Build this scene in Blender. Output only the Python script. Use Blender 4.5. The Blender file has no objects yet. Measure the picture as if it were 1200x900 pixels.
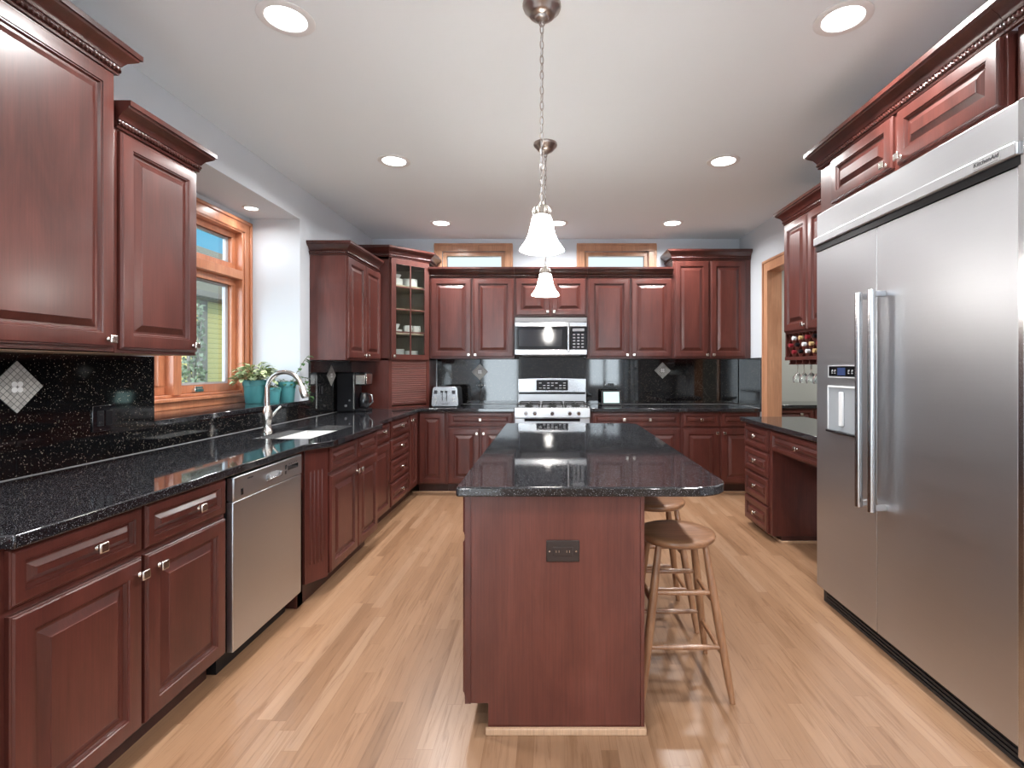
import bpy, bmesh, math, random
from mathutils import Vector, Matrix
random.seed(7)
SC = bpy.context.scene
COL = SC.collection
H = 1.32                      # eye height

# ------------------------------------------------------------------ camera
cam = bpy.data.objects.new('camera', bpy.data.cameras.new('camera'))
COL.objects.link(cam)
cam.location = (0, 0, H)
cam.rotation_euler = (math.pi/2, 0, 0)
cam.data.sensor_width = 36
cam.data.lens = 18.0
cam.data.shift_x = -45/1200
cam.data.shift_y = -19.5/1200
cam.data.clip_start = 0.02
SC.camera = cam
SC.view_settings.view_transform = 'Standard'
SC.view_settings.look = 'None'
SC.view_settings.gamma = 1
SC.view_settings.use_curve_mapping = False
SC.view_settings.exposure = 1.05
LAMP_W = 12.5
PEND_W = 1.5
# ------------------------------------------------------------------ sky
W = bpy.data.worlds.new('world'); SC.world = W; W.use_nodes = True
nt = W.node_tree; nt.nodes.clear()
out = nt.nodes.new('ShaderNodeOutputWorld')
bg = nt.nodes.new('ShaderNodeBackground')
tc = nt.nodes.new('ShaderNodeTexCoord')
sep = nt.nodes.new('ShaderNodeSeparateXYZ')
nt.links.new(tc.outputs['Generated'], sep.inputs[0])
# hazy bright sky to the south (-Y), clear blue to the west (-X), pale to the north
r1 = nt.nodes.new('ShaderNodeMapRange'); r1.inputs['From Min'].default_value = -0.9; r1.inputs['From Max'].default_value = 0.35
nt.links.new(sep.outputs['Y'], r1.inputs['Value'])
cr = nt.nodes.new('ShaderNodeValToRGB')
cr.color_ramp.elements[0].position = 0.0; cr.color_ramp.elements[0].color = (.84, .92, 1, 1)
cr.color_ramp.elements[1].position = 1.0; cr.color_ramp.elements[1].color = (0.10, 0.38, 0.58, 1)
nt.links.new(r1.outputs[0], cr.inputs[0])
r2 = nt.nodes.new('ShaderNodeMapRange'); r2.inputs['From Min'].default_value = 0.84; r2.inputs['From Max'].default_value = 0.95
nt.links.new(sep.outputs['Y'], r2.inputs['Value'])
mx = nt.nodes.new('ShaderNodeMixRGB'); mx.inputs[2].default_value = (0.66, 0.74, 0.80, 1)
nt.links.new(r2.outputs[0], mx.inputs[0]); nt.links.new(cr.outputs[0], mx.inputs[1])
st = nt.nodes.new('ShaderNodeMapRange'); st.inputs['From Min'].default_value = -0.8; st.inputs['From Max'].default_value = 0.2
st.inputs['To Min'].default_value = 5.5; st.inputs['To Max'].default_value = 0.72
nt.links.new(sep.outputs['Y'], st.inputs['Value'])
nt.links.new(mx.outputs[0], bg.inputs['Color']); nt.links.new(st.outputs[0], bg.inputs['Strength'])
nt.links.new(bg.outputs[0], out.inputs[0])
# ------------------------------------------------------------------ sun (outside)
sl = bpy.data.lights.new('sun', 'SUN'); sl.energy = 1.0; sl.angle = 0.01; sl.color = (1, .95, .86)
so = bpy.data.objects.new('sun', sl); COL.objects.link(so)
so.rotation_euler = Vector((1.0, 0.0, 0.75)).to_track_quat('Z', 'Y').to_euler()
so.location = (8, 0, 8)

# ================================================================== materials
MATS = {}
def newmat(name):
    m = bpy.data.materials.new(name); m.use_nodes = True
    n = m.node_tree; b = n.nodes['Principled BSDF']
    MATS[name] = m
    return m, n, b
def setp(b, **k):
    names = dict(base='Base Color', rough='Roughness', metal='Metallic', spec='Specular IOR Level', coat='Coat Weight',
                 coatr='Coat Roughness', emis='Emission Color', emit='Emission Strength', trans='Transmission Weight', ior='IOR', aniso='Anisotropic', alpha='Alpha')
    for a, v in k.items():
        b.inputs[names[a]].default_value = (*v, 1) if isinstance(v, tuple) and len(v) == 3 else v
def plain(name, base, rough=.5, **k):
    m, n, b = newmat(name); setp(b, base=base, rough=rough, **k); return m
def nodes(n, typ, **k):
    x = n.nodes.new(typ)
    for a, v in k.items():
        setattr(x, a, v)
    return x
def coords(n, scale, kind='Object', rot=(0, 0, 0)):
    t = n.nodes.new('ShaderNodeTexCoord'); mp = n.nodes.new('ShaderNodeMapping')
    mp.inputs['Scale'].default_value = scale; mp.inputs['Rotation'].default_value = rot
    n.links.new(t.outputs[kind], mp.inputs[0]); return mp
def ramp(n, fac, stops):
    c = n.nodes.new('ShaderNodeValToRGB')
    e = c.color_ramp.elements
    while len(e) < len(stops): e.new(0.5)
    for i, (p, col) in enumerate(stops):
        e[i].position = p; e[i].color = (*col, 1)
    n.links.new(fac, c.inputs[0]); return c
def noise(n, vec, scale, detail=4, rough=.5, dist=0):
    x = n.nodes.new('ShaderNodeTexNoise'); x.inputs['Scale'].default_value = scale
    x.inputs['Detail'].default_value = detail; x.inputs['Roughness'].default_value = rough
    x.inputs['Distortion'].default_value = dist
    if vec is not None: n.links.new(vec, x.inputs['Vector'])
    return x
def bump(n, b, h, strength, dist=.01):
    x = n.nodes.new('ShaderNodeBump'); x.inputs['Strength'].default_value = strength; x.inputs['Distance'].default_value = dist
    n.links.new(h, x.inputs['Height']); n.links.new(x.outputs[0], b.inputs['Normal'])

def wood(name, c0, c1, c2, rough=.32, coat=.3, sc=(5, 5, 1.1), fine=(160, 160, 4)):
    m, n, b = newmat(name)
    mp = coords(n, sc)
    a = noise(n, mp.outputs[0], 1.6, 5, .6, .6)
    r = ramp(n, a.outputs[0], [(.28, c0), (.52, c1), (.75, c2)])
    mp2 = coords(n, fine)
    f = noise(n, mp2.outputs[0], 1.0, 3, .6)
    rr = ramp(n, f.outputs[0], [(.3, (.86, .86, .86)), (.65, (1.08, 1.08, 1.08))])
    mul = nodes(n, 'ShaderNodeMixRGB', blend_type='MULTIPLY'); mul.inputs[0].default_value = 1
    n.links.new(r.outputs[0], mul.inputs[1]); n.links.new(rr.outputs[0], mul.inputs[2])
    n.links.new(mul.outputs[0], b.inputs['Base Color'])
    setp(b, rough=rough, coat=coat, coatr=.18, spec=.5)
    bump(n, b, f.outputs[0], .06, .002)
    return m
wood('cherry', (.055, .0140, .0105), (.086, .0215, .0160), (.120, .0325, .0245), rough=.34, coat=.18)
wood('cherry_panel', (.088, .0225, .0150), (.120, .032, .0215), (.152, .046, .032), rough=.36, coat=.2, sc=(5, 5, 1.2))
wood('cherry_crown', (.036, .0095, .0075), (.058, .0145, .0110), (.082, .0220, .0165), rough=.28, coat=.35)
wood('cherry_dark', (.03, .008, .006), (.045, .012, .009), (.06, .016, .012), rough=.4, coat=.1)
wood('oak_trim', (.40, .185, .10), (.52, .26, .145), (.62, .34, .20), rough=.4, coat=.2)
wood('oak_trim_window', (.42, .15, .072), (.54, .21, .105), (.64, .29, .15), rough=.35, coat=.3)
wood('stool_wood', (.21, .095, .045), (.30, .145, .072), (.40, .21, .11), rough=.28, coat=.4, sc=(3, 22, 22), fine=(6, 150, 150))
wood('maple_inside', (.30, .25, .18), (.36, .30, .22), (.40, .34, .26), rough=.5, coat=0)
wood('shoe_oak', (.45, .28, .17), (.55, .35, .22), (.62, .42, .28), rough=.4, coat=.1, sc=(1.3, 14, 14))

def granite(name, base, speck, rough, vscale=230, dens=.10):
    m, n, b = newmat(name)
    mp = coords(n, (1, 1, 1))
    v = nodes(n, 'ShaderNodeTexVoronoi'); v.inputs['Scale'].default_value = vscale
    n.links.new(mp.outputs[0], v.inputs['Vector'])
    wn = nodes(n, 'ShaderNodeTexWhiteNoise'); n.links.new(v.outputs['Color'], wn.inputs['Vector'])
    r0 = nodes(n, 'ShaderNodeMapRange'); r0.inputs['From Min'].default_value = 1-dens; r0.inputs['From Max'].default_value = 1.0
    n.links.new(wn.outputs['Value'], r0.inputs['Value'])
    pw = nodes(n, 'ShaderNodeMath', operation='POWER'); pw.inputs[1].default_value = 2.6; n.links.new(r0.outputs[0], pw.inputs[0])
    ds = nodes(n, 'ShaderNodeMath', operation='LESS_THAN'); ds.inputs[1].default_value = .38; n.links.new(v.outputs['Distance'], ds.inputs[0])
    fm = nodes(n, 'ShaderNodeMath', operation='MULTIPLY'); n.links.new(pw.outputs[0], fm.inputs[0]); n.links.new(ds.outputs[0], fm.inputs[1])
    nb_ = noise(n, mp.outputs[0], 130, 3, .7)
    rb = ramp(n, nb_.outputs[0], [(.35, base), (.75, tuple(q*3.2 for q in base))])
    r = nodes(n, 'ShaderNodeMixRGB'); r.inputs[2].default_value = (*speck, 1); n.links.new(fm.outputs[0], r.inputs[0]); n.links.new(rb.outputs[0], r.inputs[1])
    n.links.new(r.outputs[0], b.inputs['Base Color'])
    nz = noise(n, mp.outputs[0], 9, 3)
    mr = nodes(n, 'ShaderNodeMapRange'); mr.inputs['To Min'].default_value = rough*.7; mr.inputs['To Max'].default_value = rough*1.4
    n.links.new(nz.outputs[0], mr.inputs['Value']); n.links.new(mr.outputs[0], b.inputs['Roughness'])
    setp(b, spec=.75)
    return m
granite('granite', (.0050, .0052, .0065), (.50, .50, .53), .045, 420, .40)
granite('granite_tile', (.0022, .0022, .0026), (.62, .53, .42), .05, 260, .16)

def steel(name, base, rough, axis='Z', aniso=.6):
    m, n, b = newmat(name)
    sc = {'Z': (260, 260, 2.0), 'H': (2.0, 2.0, 400)}[axis]
    mp = coords(n, sc)
    f = noise(n, mp.outputs[0], 1.0, 3, .6)
    mr = nodes(n, 'ShaderNodeMapRange'); mr.inputs['To Min'].default_value = rough*.75; mr.inputs['To Max'].default_value = rough*1.3
    n.links.new(f.outputs[0], mr.inputs['Value']); n.links.new(mr.outputs[0], b.inputs['Roughness'])
    mp2 = coords(n, (1.2, 1.2, 1.2))
    wv = noise(n, mp2.outputs[0], 1.3, 1)
    bump(n, b, wv.outputs[0], .35, .02)
    setp(b, base=base, metal=1.0)
    return m
steel('steel', (.50, .51, .53), .38, 'H')
steel('steel_dw', (.54, .56, .58), .34, 'H')
plain('steel_bright', (.52, .52, .53), .22, metal=1.0)
plain('nickel', (.66, .62, .57), .22, metal=1.0)
plain('bronze_nickel', (.42, .37, .34), .28, metal=1.0)
plain('bronze', (.055, .042, .038), .35, metal=.6)
plain('black_plastic', (.008, .008, .010), .30, spec=.3)
plain('black_gloss', (.008, .008, .010), .05, coat=.5)
plain('black_iron', (.015, .015, .015), .5)
plain('dark_gap', (.006, .005, .005), .7)
plain('gray_plastic', (.25, .25, .26), .35)
plain('niche_plastic', (.34, .37, .40), .35)
plain('white_plastic', (.72, .74, .76), .35)
plain('porcelain', (.83, .83, .82), .12, coat=.3)
plain('wall_paint', (.63, .67, .72), .75)
plain('ceiling_paint', (.84, .89, .925), .85)
plain('pantry_paint', (.50, .50, .45), .8)
plain('screen_alu', (.42, .42, .44), .4)
plain('badge_face', (.42, .42, .43), .35, metal=.3)
plain('white_trim', (.80, .80, .80), .4)
plain('teal_pot', (.075, .29, .31), .45)
plain('soil', (.03, .02, .012), .9)
plain('shrub_leaf', (.10, .12, .07), .6)
plain('leaf_dark', (.04, .11, .03), .45)
plain('stem', (.13, .16, .05), .5)
plain('capsule_red', (.25, .02, .03), .35)
plain('capsule_gold', (.55, .38, .18), .35)
plain('bottle_glass', (.012, .03, .015), .06, coat=.4)
plain('screen_teal', (.35, .55, .53), .1, emis=(.45, .70, .66), emit=.55)
plain('screen_blue', (.02, .03, .08), .08, emis=(.05, .07, .16), emit=.3)
plain('screen_dark', (.03, .03, .035), .08)
plain('lawn', (.10, .13, .06), .9)
plain('roof_shingle', (.095, .078, .05), .9)
plain('stucco_trim', (.12, .10, .08), .8)
plain('dark_window', (.05, .07, .07), .1)
plain('sheer', (.85, .85, .85), .9)
plain('caulk', (.30, .30, .31), .5)
plain('ink', (.05, .05, .055), .4)
plain('white_print', (.7, .7, .72), .4)

# siding
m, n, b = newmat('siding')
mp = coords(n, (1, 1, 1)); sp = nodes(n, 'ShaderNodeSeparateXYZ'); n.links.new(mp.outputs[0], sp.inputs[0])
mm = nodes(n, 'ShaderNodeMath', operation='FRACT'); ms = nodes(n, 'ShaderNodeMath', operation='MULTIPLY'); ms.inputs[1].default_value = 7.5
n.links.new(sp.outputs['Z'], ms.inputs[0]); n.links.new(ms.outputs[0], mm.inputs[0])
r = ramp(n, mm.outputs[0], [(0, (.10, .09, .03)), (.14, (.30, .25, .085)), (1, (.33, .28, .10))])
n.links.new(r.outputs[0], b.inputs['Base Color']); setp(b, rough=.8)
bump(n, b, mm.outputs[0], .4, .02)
# variegated leaf
m, n, b = newmat('leaf_variegated')
mp = coords(n, (1, 1, 1)); f = noise(n, mp.outputs[0], 60, 2)
r = ramp(n, f.outputs[0], [(.38, (.10, .22, .06)), (.52, (.62, .68, .38)), (.7, (.75, .78, .55))])
n.links.new(r.outputs[0], b.inputs['Base Color']); setp(b, rough=.5)
# mosaic inset tile
m, n, b = newmat('mosaic')
mp = coords(n, (1, 1, 1)); 
br = nodes(n, 'ShaderNodeTexBrick'); br.offset = 0; br.inputs['Scale'].default_value = 1
br.inputs['Brick Width'].default_value = .018; br.inputs['Row Height'].default_value = .018; br.inputs['Mortar Size'].default_value = .0012
br.inputs['Color1'].default_value = (.34, .33, .31, 1); br.inputs['Color2'].default_value = (.50, .49, .46, 1); br.inputs['Mortar'].default_value = (.10, .10, .10, 1)
n.links.new(mp.outputs[0], br.inputs['Vector']); n.links.new(br.outputs['Color'], b.inputs['Base Color']); setp(b, rough=.4)
MATS['mosaic_map'] = None
# frosted lamp glass
m, n, b = newmat('shade_glass')
mp = coords(n, (1, 1, 1)); f = noise(n, mp.outputs[0], 26, 3, .6, 1.0)
r = ramp(n, f.outputs[0], [(.35, (.75, .68, .60)), (.6, (1, .97, .92))])
n.links.new(r.outputs[0], b.inputs['Emission Color']); setp(b, base=(.9, .88, .85), rough=.4, emit=27.0)
m, n, b = newmat('lamp_lens'); setp(b, base=(1, 1, 1), emis=(1, .97, .93), emit=6.0)
# window / cabinet glass
def glassmat(name, tint, gl=.6):
    m = bpy.data.materials.new(name); m.use_nodes = True; n = m.node_tree; n.nodes.clear(); MATS[name] = m
    o = n.nodes.new('ShaderNodeOutputMaterial'); mix = n.nodes.new('ShaderNodeMixShader')
    t = n.nodes.new('ShaderNodeBsdfTransparent'); t.inputs[0].default_value = (*tint, 1)
    g = n.nodes.new('ShaderNodeBsdfGlossy'); g.inputs['Roughness'].default_value = .02
    lw = n.nodes.new('ShaderNodeLayerWeight'); lw.inputs['Blend'].default_value = .5
    pw = n.nodes.new('ShaderNodeMath'); pw.operation = 'POWER'; pw.inputs[1].default_value = 4.0
    ma = n.nodes.new('ShaderNodeMath'); ma.operation = 'MULTIPLY_ADD'; ma.inputs[1].default_value = .8; ma.inputs[2].default_value = .03
    n.links.new(lw.outputs['Facing'], pw.inputs[0]); n.links.new(pw.outputs[0], ma.inputs[0])
    n.links.new(ma.outputs[0], mix.inputs[0]); n.links.new(t.outputs[0], mix.inputs[1]); n.links.new(g.outputs[0], mix.inputs[2])
    n.links.new(mix.outputs[0], o.inputs[0])
glassmat('pane_glass', (.96, .98, .98)); glassmat('cabinet_glass', (.93, .95, .94))
m, n, b = newmat('stemware_glass'); setp(b, base=(.93, .97, .95), rough=.03, trans=.9, ior=1.35)

# oak strip floor: strips run along Y
m, n, b = newmat('oak_floor')
t = n.nodes.new('ShaderNodeTexCoord'); sp = nodes(n, 'ShaderNodeSeparateXYZ'); n.links.new(t.outputs['Object'], sp.inputs[0])
def M(op, a, bb=None, c=None):
    x = nodes(n, 'ShaderNodeMath', operation=op)
    for i, v in enumerate((a, bb, c)):
        if v is None: continue
        if isinstance(v, (int, float)): x.inputs[i].default_value = v
        else: n.links.new(v, x.inputs[i])
    return x.outputs[0]
xs = M('DIVIDE', sp.outputs['X'], .058)
row = M('FLOOR', xs); fx = M('FRACT', xs)
w1 = nodes(n, 'ShaderNodeTexWhiteNoise', noise_dimensions='1D'); n.links.new(row, w1.inputs['W'])
ys = M('ADD', M('DIVIDE', sp.outputs['Y'], .95), M('MULTIPLY', w1.outputs['Value'], 9.0))
seg = M('FLOOR', ys); fy = M('FRACT', ys)
cv = nodes(n, 'ShaderNodeCombineXYZ'); n.links.new(row, cv.inputs[0]); n.links.new(seg, cv.inputs[1])
w2 = nodes(n, 'ShaderNodeTexWhiteNoise', noise_dimensions='2D'); n.links.new(cv.outputs[0], w2.inputs['Vector'])
rc = ramp(n, w2.outputs['Value'], [(0, (.215, .116, .062)), (.10, (.262, .145, .080)), (.55, (.285, .162, .092)), (.88, (.308, .180, .105)), (1, (.33, .202, .125))])
gv = nodes(n, 'ShaderNodeCombineXYZ')
n.links.new(M('ADD', M('MULTIPLY', sp.outputs['X'], 42.0), M('MULTIPLY', w2.outputs['Value'], 60.0)), gv.inputs[0])
n.links.new(M('ADD', M('MULTIPLY', sp.outputs['Y'], 2.6), M('MULTIPLY', w2.outputs['Value'], 37.0)), gv.inputs[1])
g = noise(n, gv.outputs[0], 1.0, 5, .62, 1.2)
rg = ramp(n, g.outputs[0], [(.30, (.72, .64, .56)), (.46, (1, 1, 1)), (.7, (1.12, 1.12, 1.12))])
mul = nodes(n, 'ShaderNodeMixRGB', blend_type='MULTIPLY'); mul.inputs[0].default_value = 1
n.links.new(rc.outputs[0], mul.inputs[1]); n.links.new(rg.outputs[0], mul.inputs[2])
gap = M('MAXIMUM', M('LESS_THAN', fx, .025), M('LESS_THAN', fy, .0022))
mg = nodes(n, 'ShaderNodeMixRGB'); mg.inputs[2].default_value = (.20, .095, .05, 1)
n.links.new(M('MULTIPLY', gap, .62), mg.inputs[0]); n.links.new(mul.outputs[0], mg.inputs[1])
n.links.new(mg.outputs[0], b.inputs['Base Color'])
setp(b, rough=.33, spec=.45, coat=.12, coatr=.2)
# brushed tambour
m, n, b = newmat('tambour')
mp = coords(n, (1.2, 1.2, 60)); f = noise(n, mp.outputs[0], 1.4, 4, .6)
r = ramp(n, f.outputs[0], [(.3, (.075, .018, .013)), (.7, (.17, .046, .033))]); n.links.new(r.outputs[0], b.inputs['Base Color']); setp(b, rough=.4)

# ================================================================== mesh helpers
class MB:
    def __init__(s): s.v = []; s.f = []
    def add(s, vs, fs):
        o = len(s.v); s.v += [Vector(v) for v in vs]; s.f += [tuple(i + o for i in f) for f in fs]; return s
    def box(s, x0, x1, y0, y1, z0, z1):
        x0, x1 = sorted((x0, x1)); y0, y1 = sorted((y0, y1)); z0, z1 = sorted((z0, z1))
        return s.add([(x0,y0,z0),(x1,y0,z0),(x1,y1,z0),(x0,y1,z0),(x0,y0,z1),(x1,y0,z1),(x1,y1,z1),(x0,y1,z1)],
                     [(0,3,2,1),(4,5,6,7),(0,1,5,4),(1,2,6,5),(2,3,7,6),(3,0,4,7)])
    def fbox(s, F, a0, a1, b0, b1, c0, c1):
        a0, a1 = sorted((a0, a1)); b0, b1 = sorted((b0, b1)); c0, c1 = sorted((c0, c1))
        vs = [F(a, b, c) for c in (c0, c1) for (a, b) in ((a0,b0),(a1,b0),(a1,b1),(a0,b1))]
        return s.add(vs, [(0,3,2,1),(4,5,6,7),(0,1,5,4),(1,2,6,5),(2,3,7,6),(3,0,4,7)])
    def prism(s, poly, z0, z1):            # poly counter-clockwise in XY
        n = len(poly)
        vs = [(x, y, z0) for x, y in poly] + [(x, y, z1) for x, y in poly]
        fs = [tuple(reversed(range(n))), tuple(range(n, 2*n))] + [(i, (i+1) % n, (i+1) % n + n, i + n) for i in range(n)]
        return s.add(vs, fs)
    def fprism(s, F, poly, c0, c1):        # poly ccw in (a,b)
        n = len(poly)
        vs = [F(a, b, c0) for a, b in poly] + [F(a, b, c1) for a, b in poly]
        fs = [tuple(reversed(range(n))), tuple(range(n, 2*n))] + [(i, (i+1) % n, (i+1) % n + n, i + n) for i in range(n)]
        return s.add(vs, fs)
    def cyl(s, p0, p1, r0, r1=None, n=16, caps=True):
        r1 = r0 if r1 is None else r1
        return s.tube([p0, p1], [r0, r1], n, caps)
    def tube(s, pts, rs, n=12, caps=True):
        pts = [Vector(p) for p in pts]
        if isinstance(rs, (int, float)): rs = [rs]*len(pts)
        vs = []; up = None
        for i, p in enumerate(pts):
            if i == 0: d = pts[1] - p
            elif i == len(pts)-1: d = p - pts[i-1]
            else: d = (pts[i+1] - p).normalized() + (p - pts[i-1]).normalized()
            d.normalize()
            if up is None:
                up = d.orthogonal().normalized()
            else:
                up = (up - d*up.dot(d)).normalized()
            w = d.cross(up)
            for k in range(n):
                t = 2*math.pi*k/n
                vs.append(p + (up*math.cos(t) + w*math.sin(t))*rs[i])
        fs = []
        for i in range(len(pts)-1):
            for k in range(n):
                a = i*n + k; b_ = i*n + (k+1) % n
                fs.append((a, b_, b_+n, a+n))
        if caps:
            fs.append(tuple(reversed(range(n)))); fs.append(tuple(range((len(pts)-1)*n, len(pts)*n)))
        return s.add(vs, fs)
    def lathe(s, prof, c=(0, 0, 0), n=32, ax='Z', wav=None):   # prof: (r, h)
        vs = []; c = Vector(c)
        for r, h in prof:
            for k in range(n):
                t = 2*math.pi*k/n
                rr = r*(1 + (wav(t, h) if wav else 0))
                a, b_ = rr*math.cos(t), rr*math.sin(t)
                if ax == 'Z': p = Vector((a, b_, h))
                elif ax == 'X': p = Vector((h, a, b_))
                else: p = Vector((b_, h, a))
                vs.append(c + p)
        fs = []
        for i in range(len(prof)-1):
            for k in range(n):
                a = i*n + k; b_ = i*n + (k+1) % n
                fs.append((a, b_, b_+n, a+n))
        if prof[0][0] > 1e-6: fs.append(tuple(reversed(range(n))))
        if prof[-1][0] > 1e-6: fs.append(tuple(range((len(prof)-1)*n, len(prof)*n)))
        return s.add(vs, fs)
    def build(s, name, mat, parent=None, smooth=30, bevel=0, weld=True):
        me = bpy.data.meshes.new(name)
        L = parent_loc(parent) if parent is not None else Vector((0, 0, 0))
        me.from_pydata([v - L for v in s.v], [], s.f)
        if weld:
            bm = bmesh.new(); bm.from_mesh(me)
            bmesh.ops.remove_doubles(bm, verts=bm.verts, dist=1e-6)
            bmesh.ops.dissolve_degenerate(bm, edges=bm.edges, dist=1e-7)
            bm.to_mesh(me); bm.free()
        me.materials.append(MATS[mat] if isinstance(mat, str) else mat)
        o = bpy.data.objects.new(name, me); COL.objects.link(o)
        if parent is not None: o.parent = parent
        if smooth:
            for p in me.polygons: p.use_smooth = True
            me.set_sharp_from_angle(angle=math.radians(smooth))
        if bevel:
            b_ = o.modifiers.new('bevel', 'BEVEL'); b_.width = bevel; b_.segments = 2; b_.limit_method = 'ANGLE'; b_.angle_limit = math.radians(40)
            b_.harden_normals = False
        return o
def parent_loc(p):
    L = Vector((0, 0, 0))
    while p is not None:
        L = L + p.location; p = p.parent
    return L
def thing(name, loc, label, cat, group=None):
    o = bpy.data.objects.new(name, None); COL.objects.link(o); o.location = loc; o.empty_display_size = .1
    return tag(o, label, cat, group)
def tag(o, label, cat, group=None, kind=None):
    o['label'] = label; o['category'] = cat
    if group: o['group'] = group
    if kind: o['kind'] = kind
    return o
def struct(o, label=None):
    o['kind'] = 'structure'
    if label: o['label'] = label
    return o
def sempty(name, loc):
    o = bpy.data.objects.new(name, None); COL.objects.link(o); o.location = loc; o.empty_display_size = .1; o['kind'] = 'structure'; return o
def origin_to(o, loc):               # move a root mesh's origin without moving the shape
    loc = Vector(loc); o.data.transform(Matrix.Translation(-loc)); o.location = loc; return o
def kids(o): return [c for c in bpy.data.objects if c.parent == o]
def copy_tree(o, parent=None):
    c = o.copy(); COL.objects.link(c); c.parent = parent
    for ch in kids(o): copy_tree(ch, c)
    return c
def Frame(o, u, n_):
    o = Vector(o); u = Vector(u).normalized(); n_ = Vector(n_).normalized(); z = Vector((0, 0, 1))
    return lambda a, b, c: o + u*a + z*b + n_*c
def FL(x): return Frame((x, 0, 0), (0, 1, 0), (1, 0, 0))        # faces +X, a = Y
def FB(y): return Frame((0, y, 0), (1, 0, 0), (0, -1, 0))       # faces -Y, a = X
def FR(x): return Frame((x, 0, 0), (0, -1, 0), (-1, 0, 0))      # faces -X, a = -Y

TH = .020
def raised(F, a0, a1, b0, b1, fw=.056, name='door', mat='cherry', parent=None, th=TH, c_base=0.0, center=True):
    a0, a1 = sorted((a0, a1)); w, h = a1 - a0, b1 - b0
    k = min(1, min(w, h)/.26)
    fw = fw*max(k, .42)
    g = .010*max(k, .7); sl = .026*max(k, .45)
    rings = [(0, 0), (0, th-.008), (.003, th-.0055), (.005, th-.0055), (.009, th-.0005), (.012, th), (fw, th), (fw+.002, th-.0045), (fw+.006, th-.0045), (fw+.011, th-.0135), (fw+.010+g, th-.0140), (fw+.010+g+sl, th-.0030), (fw+.0112+g+sl, th-.0002)]
    m = MB(); vs = []
    for ins, c in rings:
        vs += [F(a, b, c + c_base) for a, b in ((a0+ins, b0+ins), (a1-ins, b0+ins), (a1-ins, b1-ins), (a0+ins, b1-ins))]
    fs = [(3, 2, 1, 0)]
    for i in range(len(rings)-1):
        for j in range(4):
            a = i*4+j; b_ = i*4+(j+1) % 4
            fs.append((a, b_, b_+4, a+4))
    L = (len(rings)-1)*4; fs.append((L, L+1, L+2, L+3))
    m.add(vs, fs)
    return m.build(name, mat, parent, smooth=12)
def knob(F, a, b, parent, c0=TH):
    m = MB()
    p = lambda c: F(a, b, c0+c)
    m.tube([p(0), p(.004), p(.008), p(.018)], [.009, .009, .0055, .0055], 12)
    s = .0155
    rings = [(s*.7, .016), (s, .019), (s, .025), (s*.82, .028)]
    vs = []
    for r, c in rings:
        vs += [F(a+x*r, b+y*r, c0+c) for x, y in ((-1,-1),(1,-1),(1,1),(-1,1))]
    fs = [(3,2,1,0)]
    for i in range(3):
        for j in range(4):
            q = i*4+j; w_ = i*4+(j+1) % 4; fs.append((q, w_, w_+4, q+4))
    fs.append((12,13,14,15))
    m.add(vs, fs)
    return m.build('knob', 'nickel', parent, smooth=30, bevel=.0018)
def door(F, a0, a1, b0, b1, parent, kn=None, name='door', **k):
    o = raised(F, a0, a1, b0, b1, name=name, parent=parent, **k)
    if kn: 
        for q in (kn if isinstance(kn, list) else [kn]): knob(F, q[0], q[1], o)
    return o
# crown: path = outer-face polyline in XY, outward side on the right of travel direction
CROWN = [(-.004, 0), (.010, 0), (.013, .006), (.010, .012), (.010, .034), (.018, .038), (.022, .046), (.030, .058), (.046, .070), (.056, .078), (.059, .086), (.066, .088), (.066, .108), (-.004, .108)]
def offs(path, d):
    res = []; n_ = len(path)
    P = [Vector((x, y)) for x, y in path]
    for i in range(n_):
        ns = []
        if i > 0: t = (P[i]-P[i-1]).normalized(); ns.append(Vector((t.y, -t.x)))
        if i < n_-1: t = (P[i+1]-P[i]).normalized(); ns.append(Vector((t.y, -t.x)))
        if len(ns) == 1: m_ = ns[0]
        else:
            m_ = (ns[0]+ns[1]).normalized(); m_ = m_/max(.3, m_.dot(ns[0]))
        res.append(P[i] + m_*d)
    return res
def crown(path, z0, parent, rope=True, name='crown_molding', prof=CROWN, mat='cherry_crown'):
    m = MB(); k = len(prof); rows = [offs(path, d) for d, _ in prof]
    vs = []
    for i in range(len(path)):
        for j, (d, z) in enumerate(prof):
            q = rows[j][i]; vs.append((q.x, q.y, z0+z))
    fs = []
    for i in range(len(path)-1):
        for j in range(k):
            a = i*k+j; b_ = i*k+(j+1) % k
            fs.append((a, a+k, b_+k, b_))
    fs.append(tuple(range(k))); fs.append(tuple(reversed(range((len(path)-1)*k, len(path)*k))))
    m.add(vs, fs); o = m.build(name, mat, parent, smooth=25)
    if rope:
        r_ = MB(); line = offs(path, .012)
        for i in range(len(line)-1):
            a, b_ = Vector((*line[i], z0+.023)), Vector((*line[i+1], z0+.023))
            Ld = (b_-a).length; st_ = .0035; n_ = max(2, int(Ld/st_)); d = (b_-a).normalized(); up = Vector((0, 0, 1)); sd = d.cross(up)
            vs = []; K = 10
            for q in range(n_+1):
                p = a + d*(Ld*q/n_); tw = 2*math.pi*(Ld*q/n_)/.050
                for e in range(K):
                    t = 2*math.pi*e/K; rr = .0095*(1 + .38*math.cos(3*(t - tw)))
                    vs.append(p + (up*math.cos(t) + sd*math.sin(t))*rr)
            fs = []
            for q in range(n_):
                for e in range(K):
                    x = q*K+e; y = q*K+(e+1) % K; fs.append((x, x+K, y+K, y))
            r_.add(vs, fs)
        r_.build('rope_bead', mat, o, smooth=60)
    return o

# ================================================================== room
XL, XR, YB, ZC, YR = -2.05, 2.18, 5.90, 2.80, -3.2
ZK = .897                                     # worktop height
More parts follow.
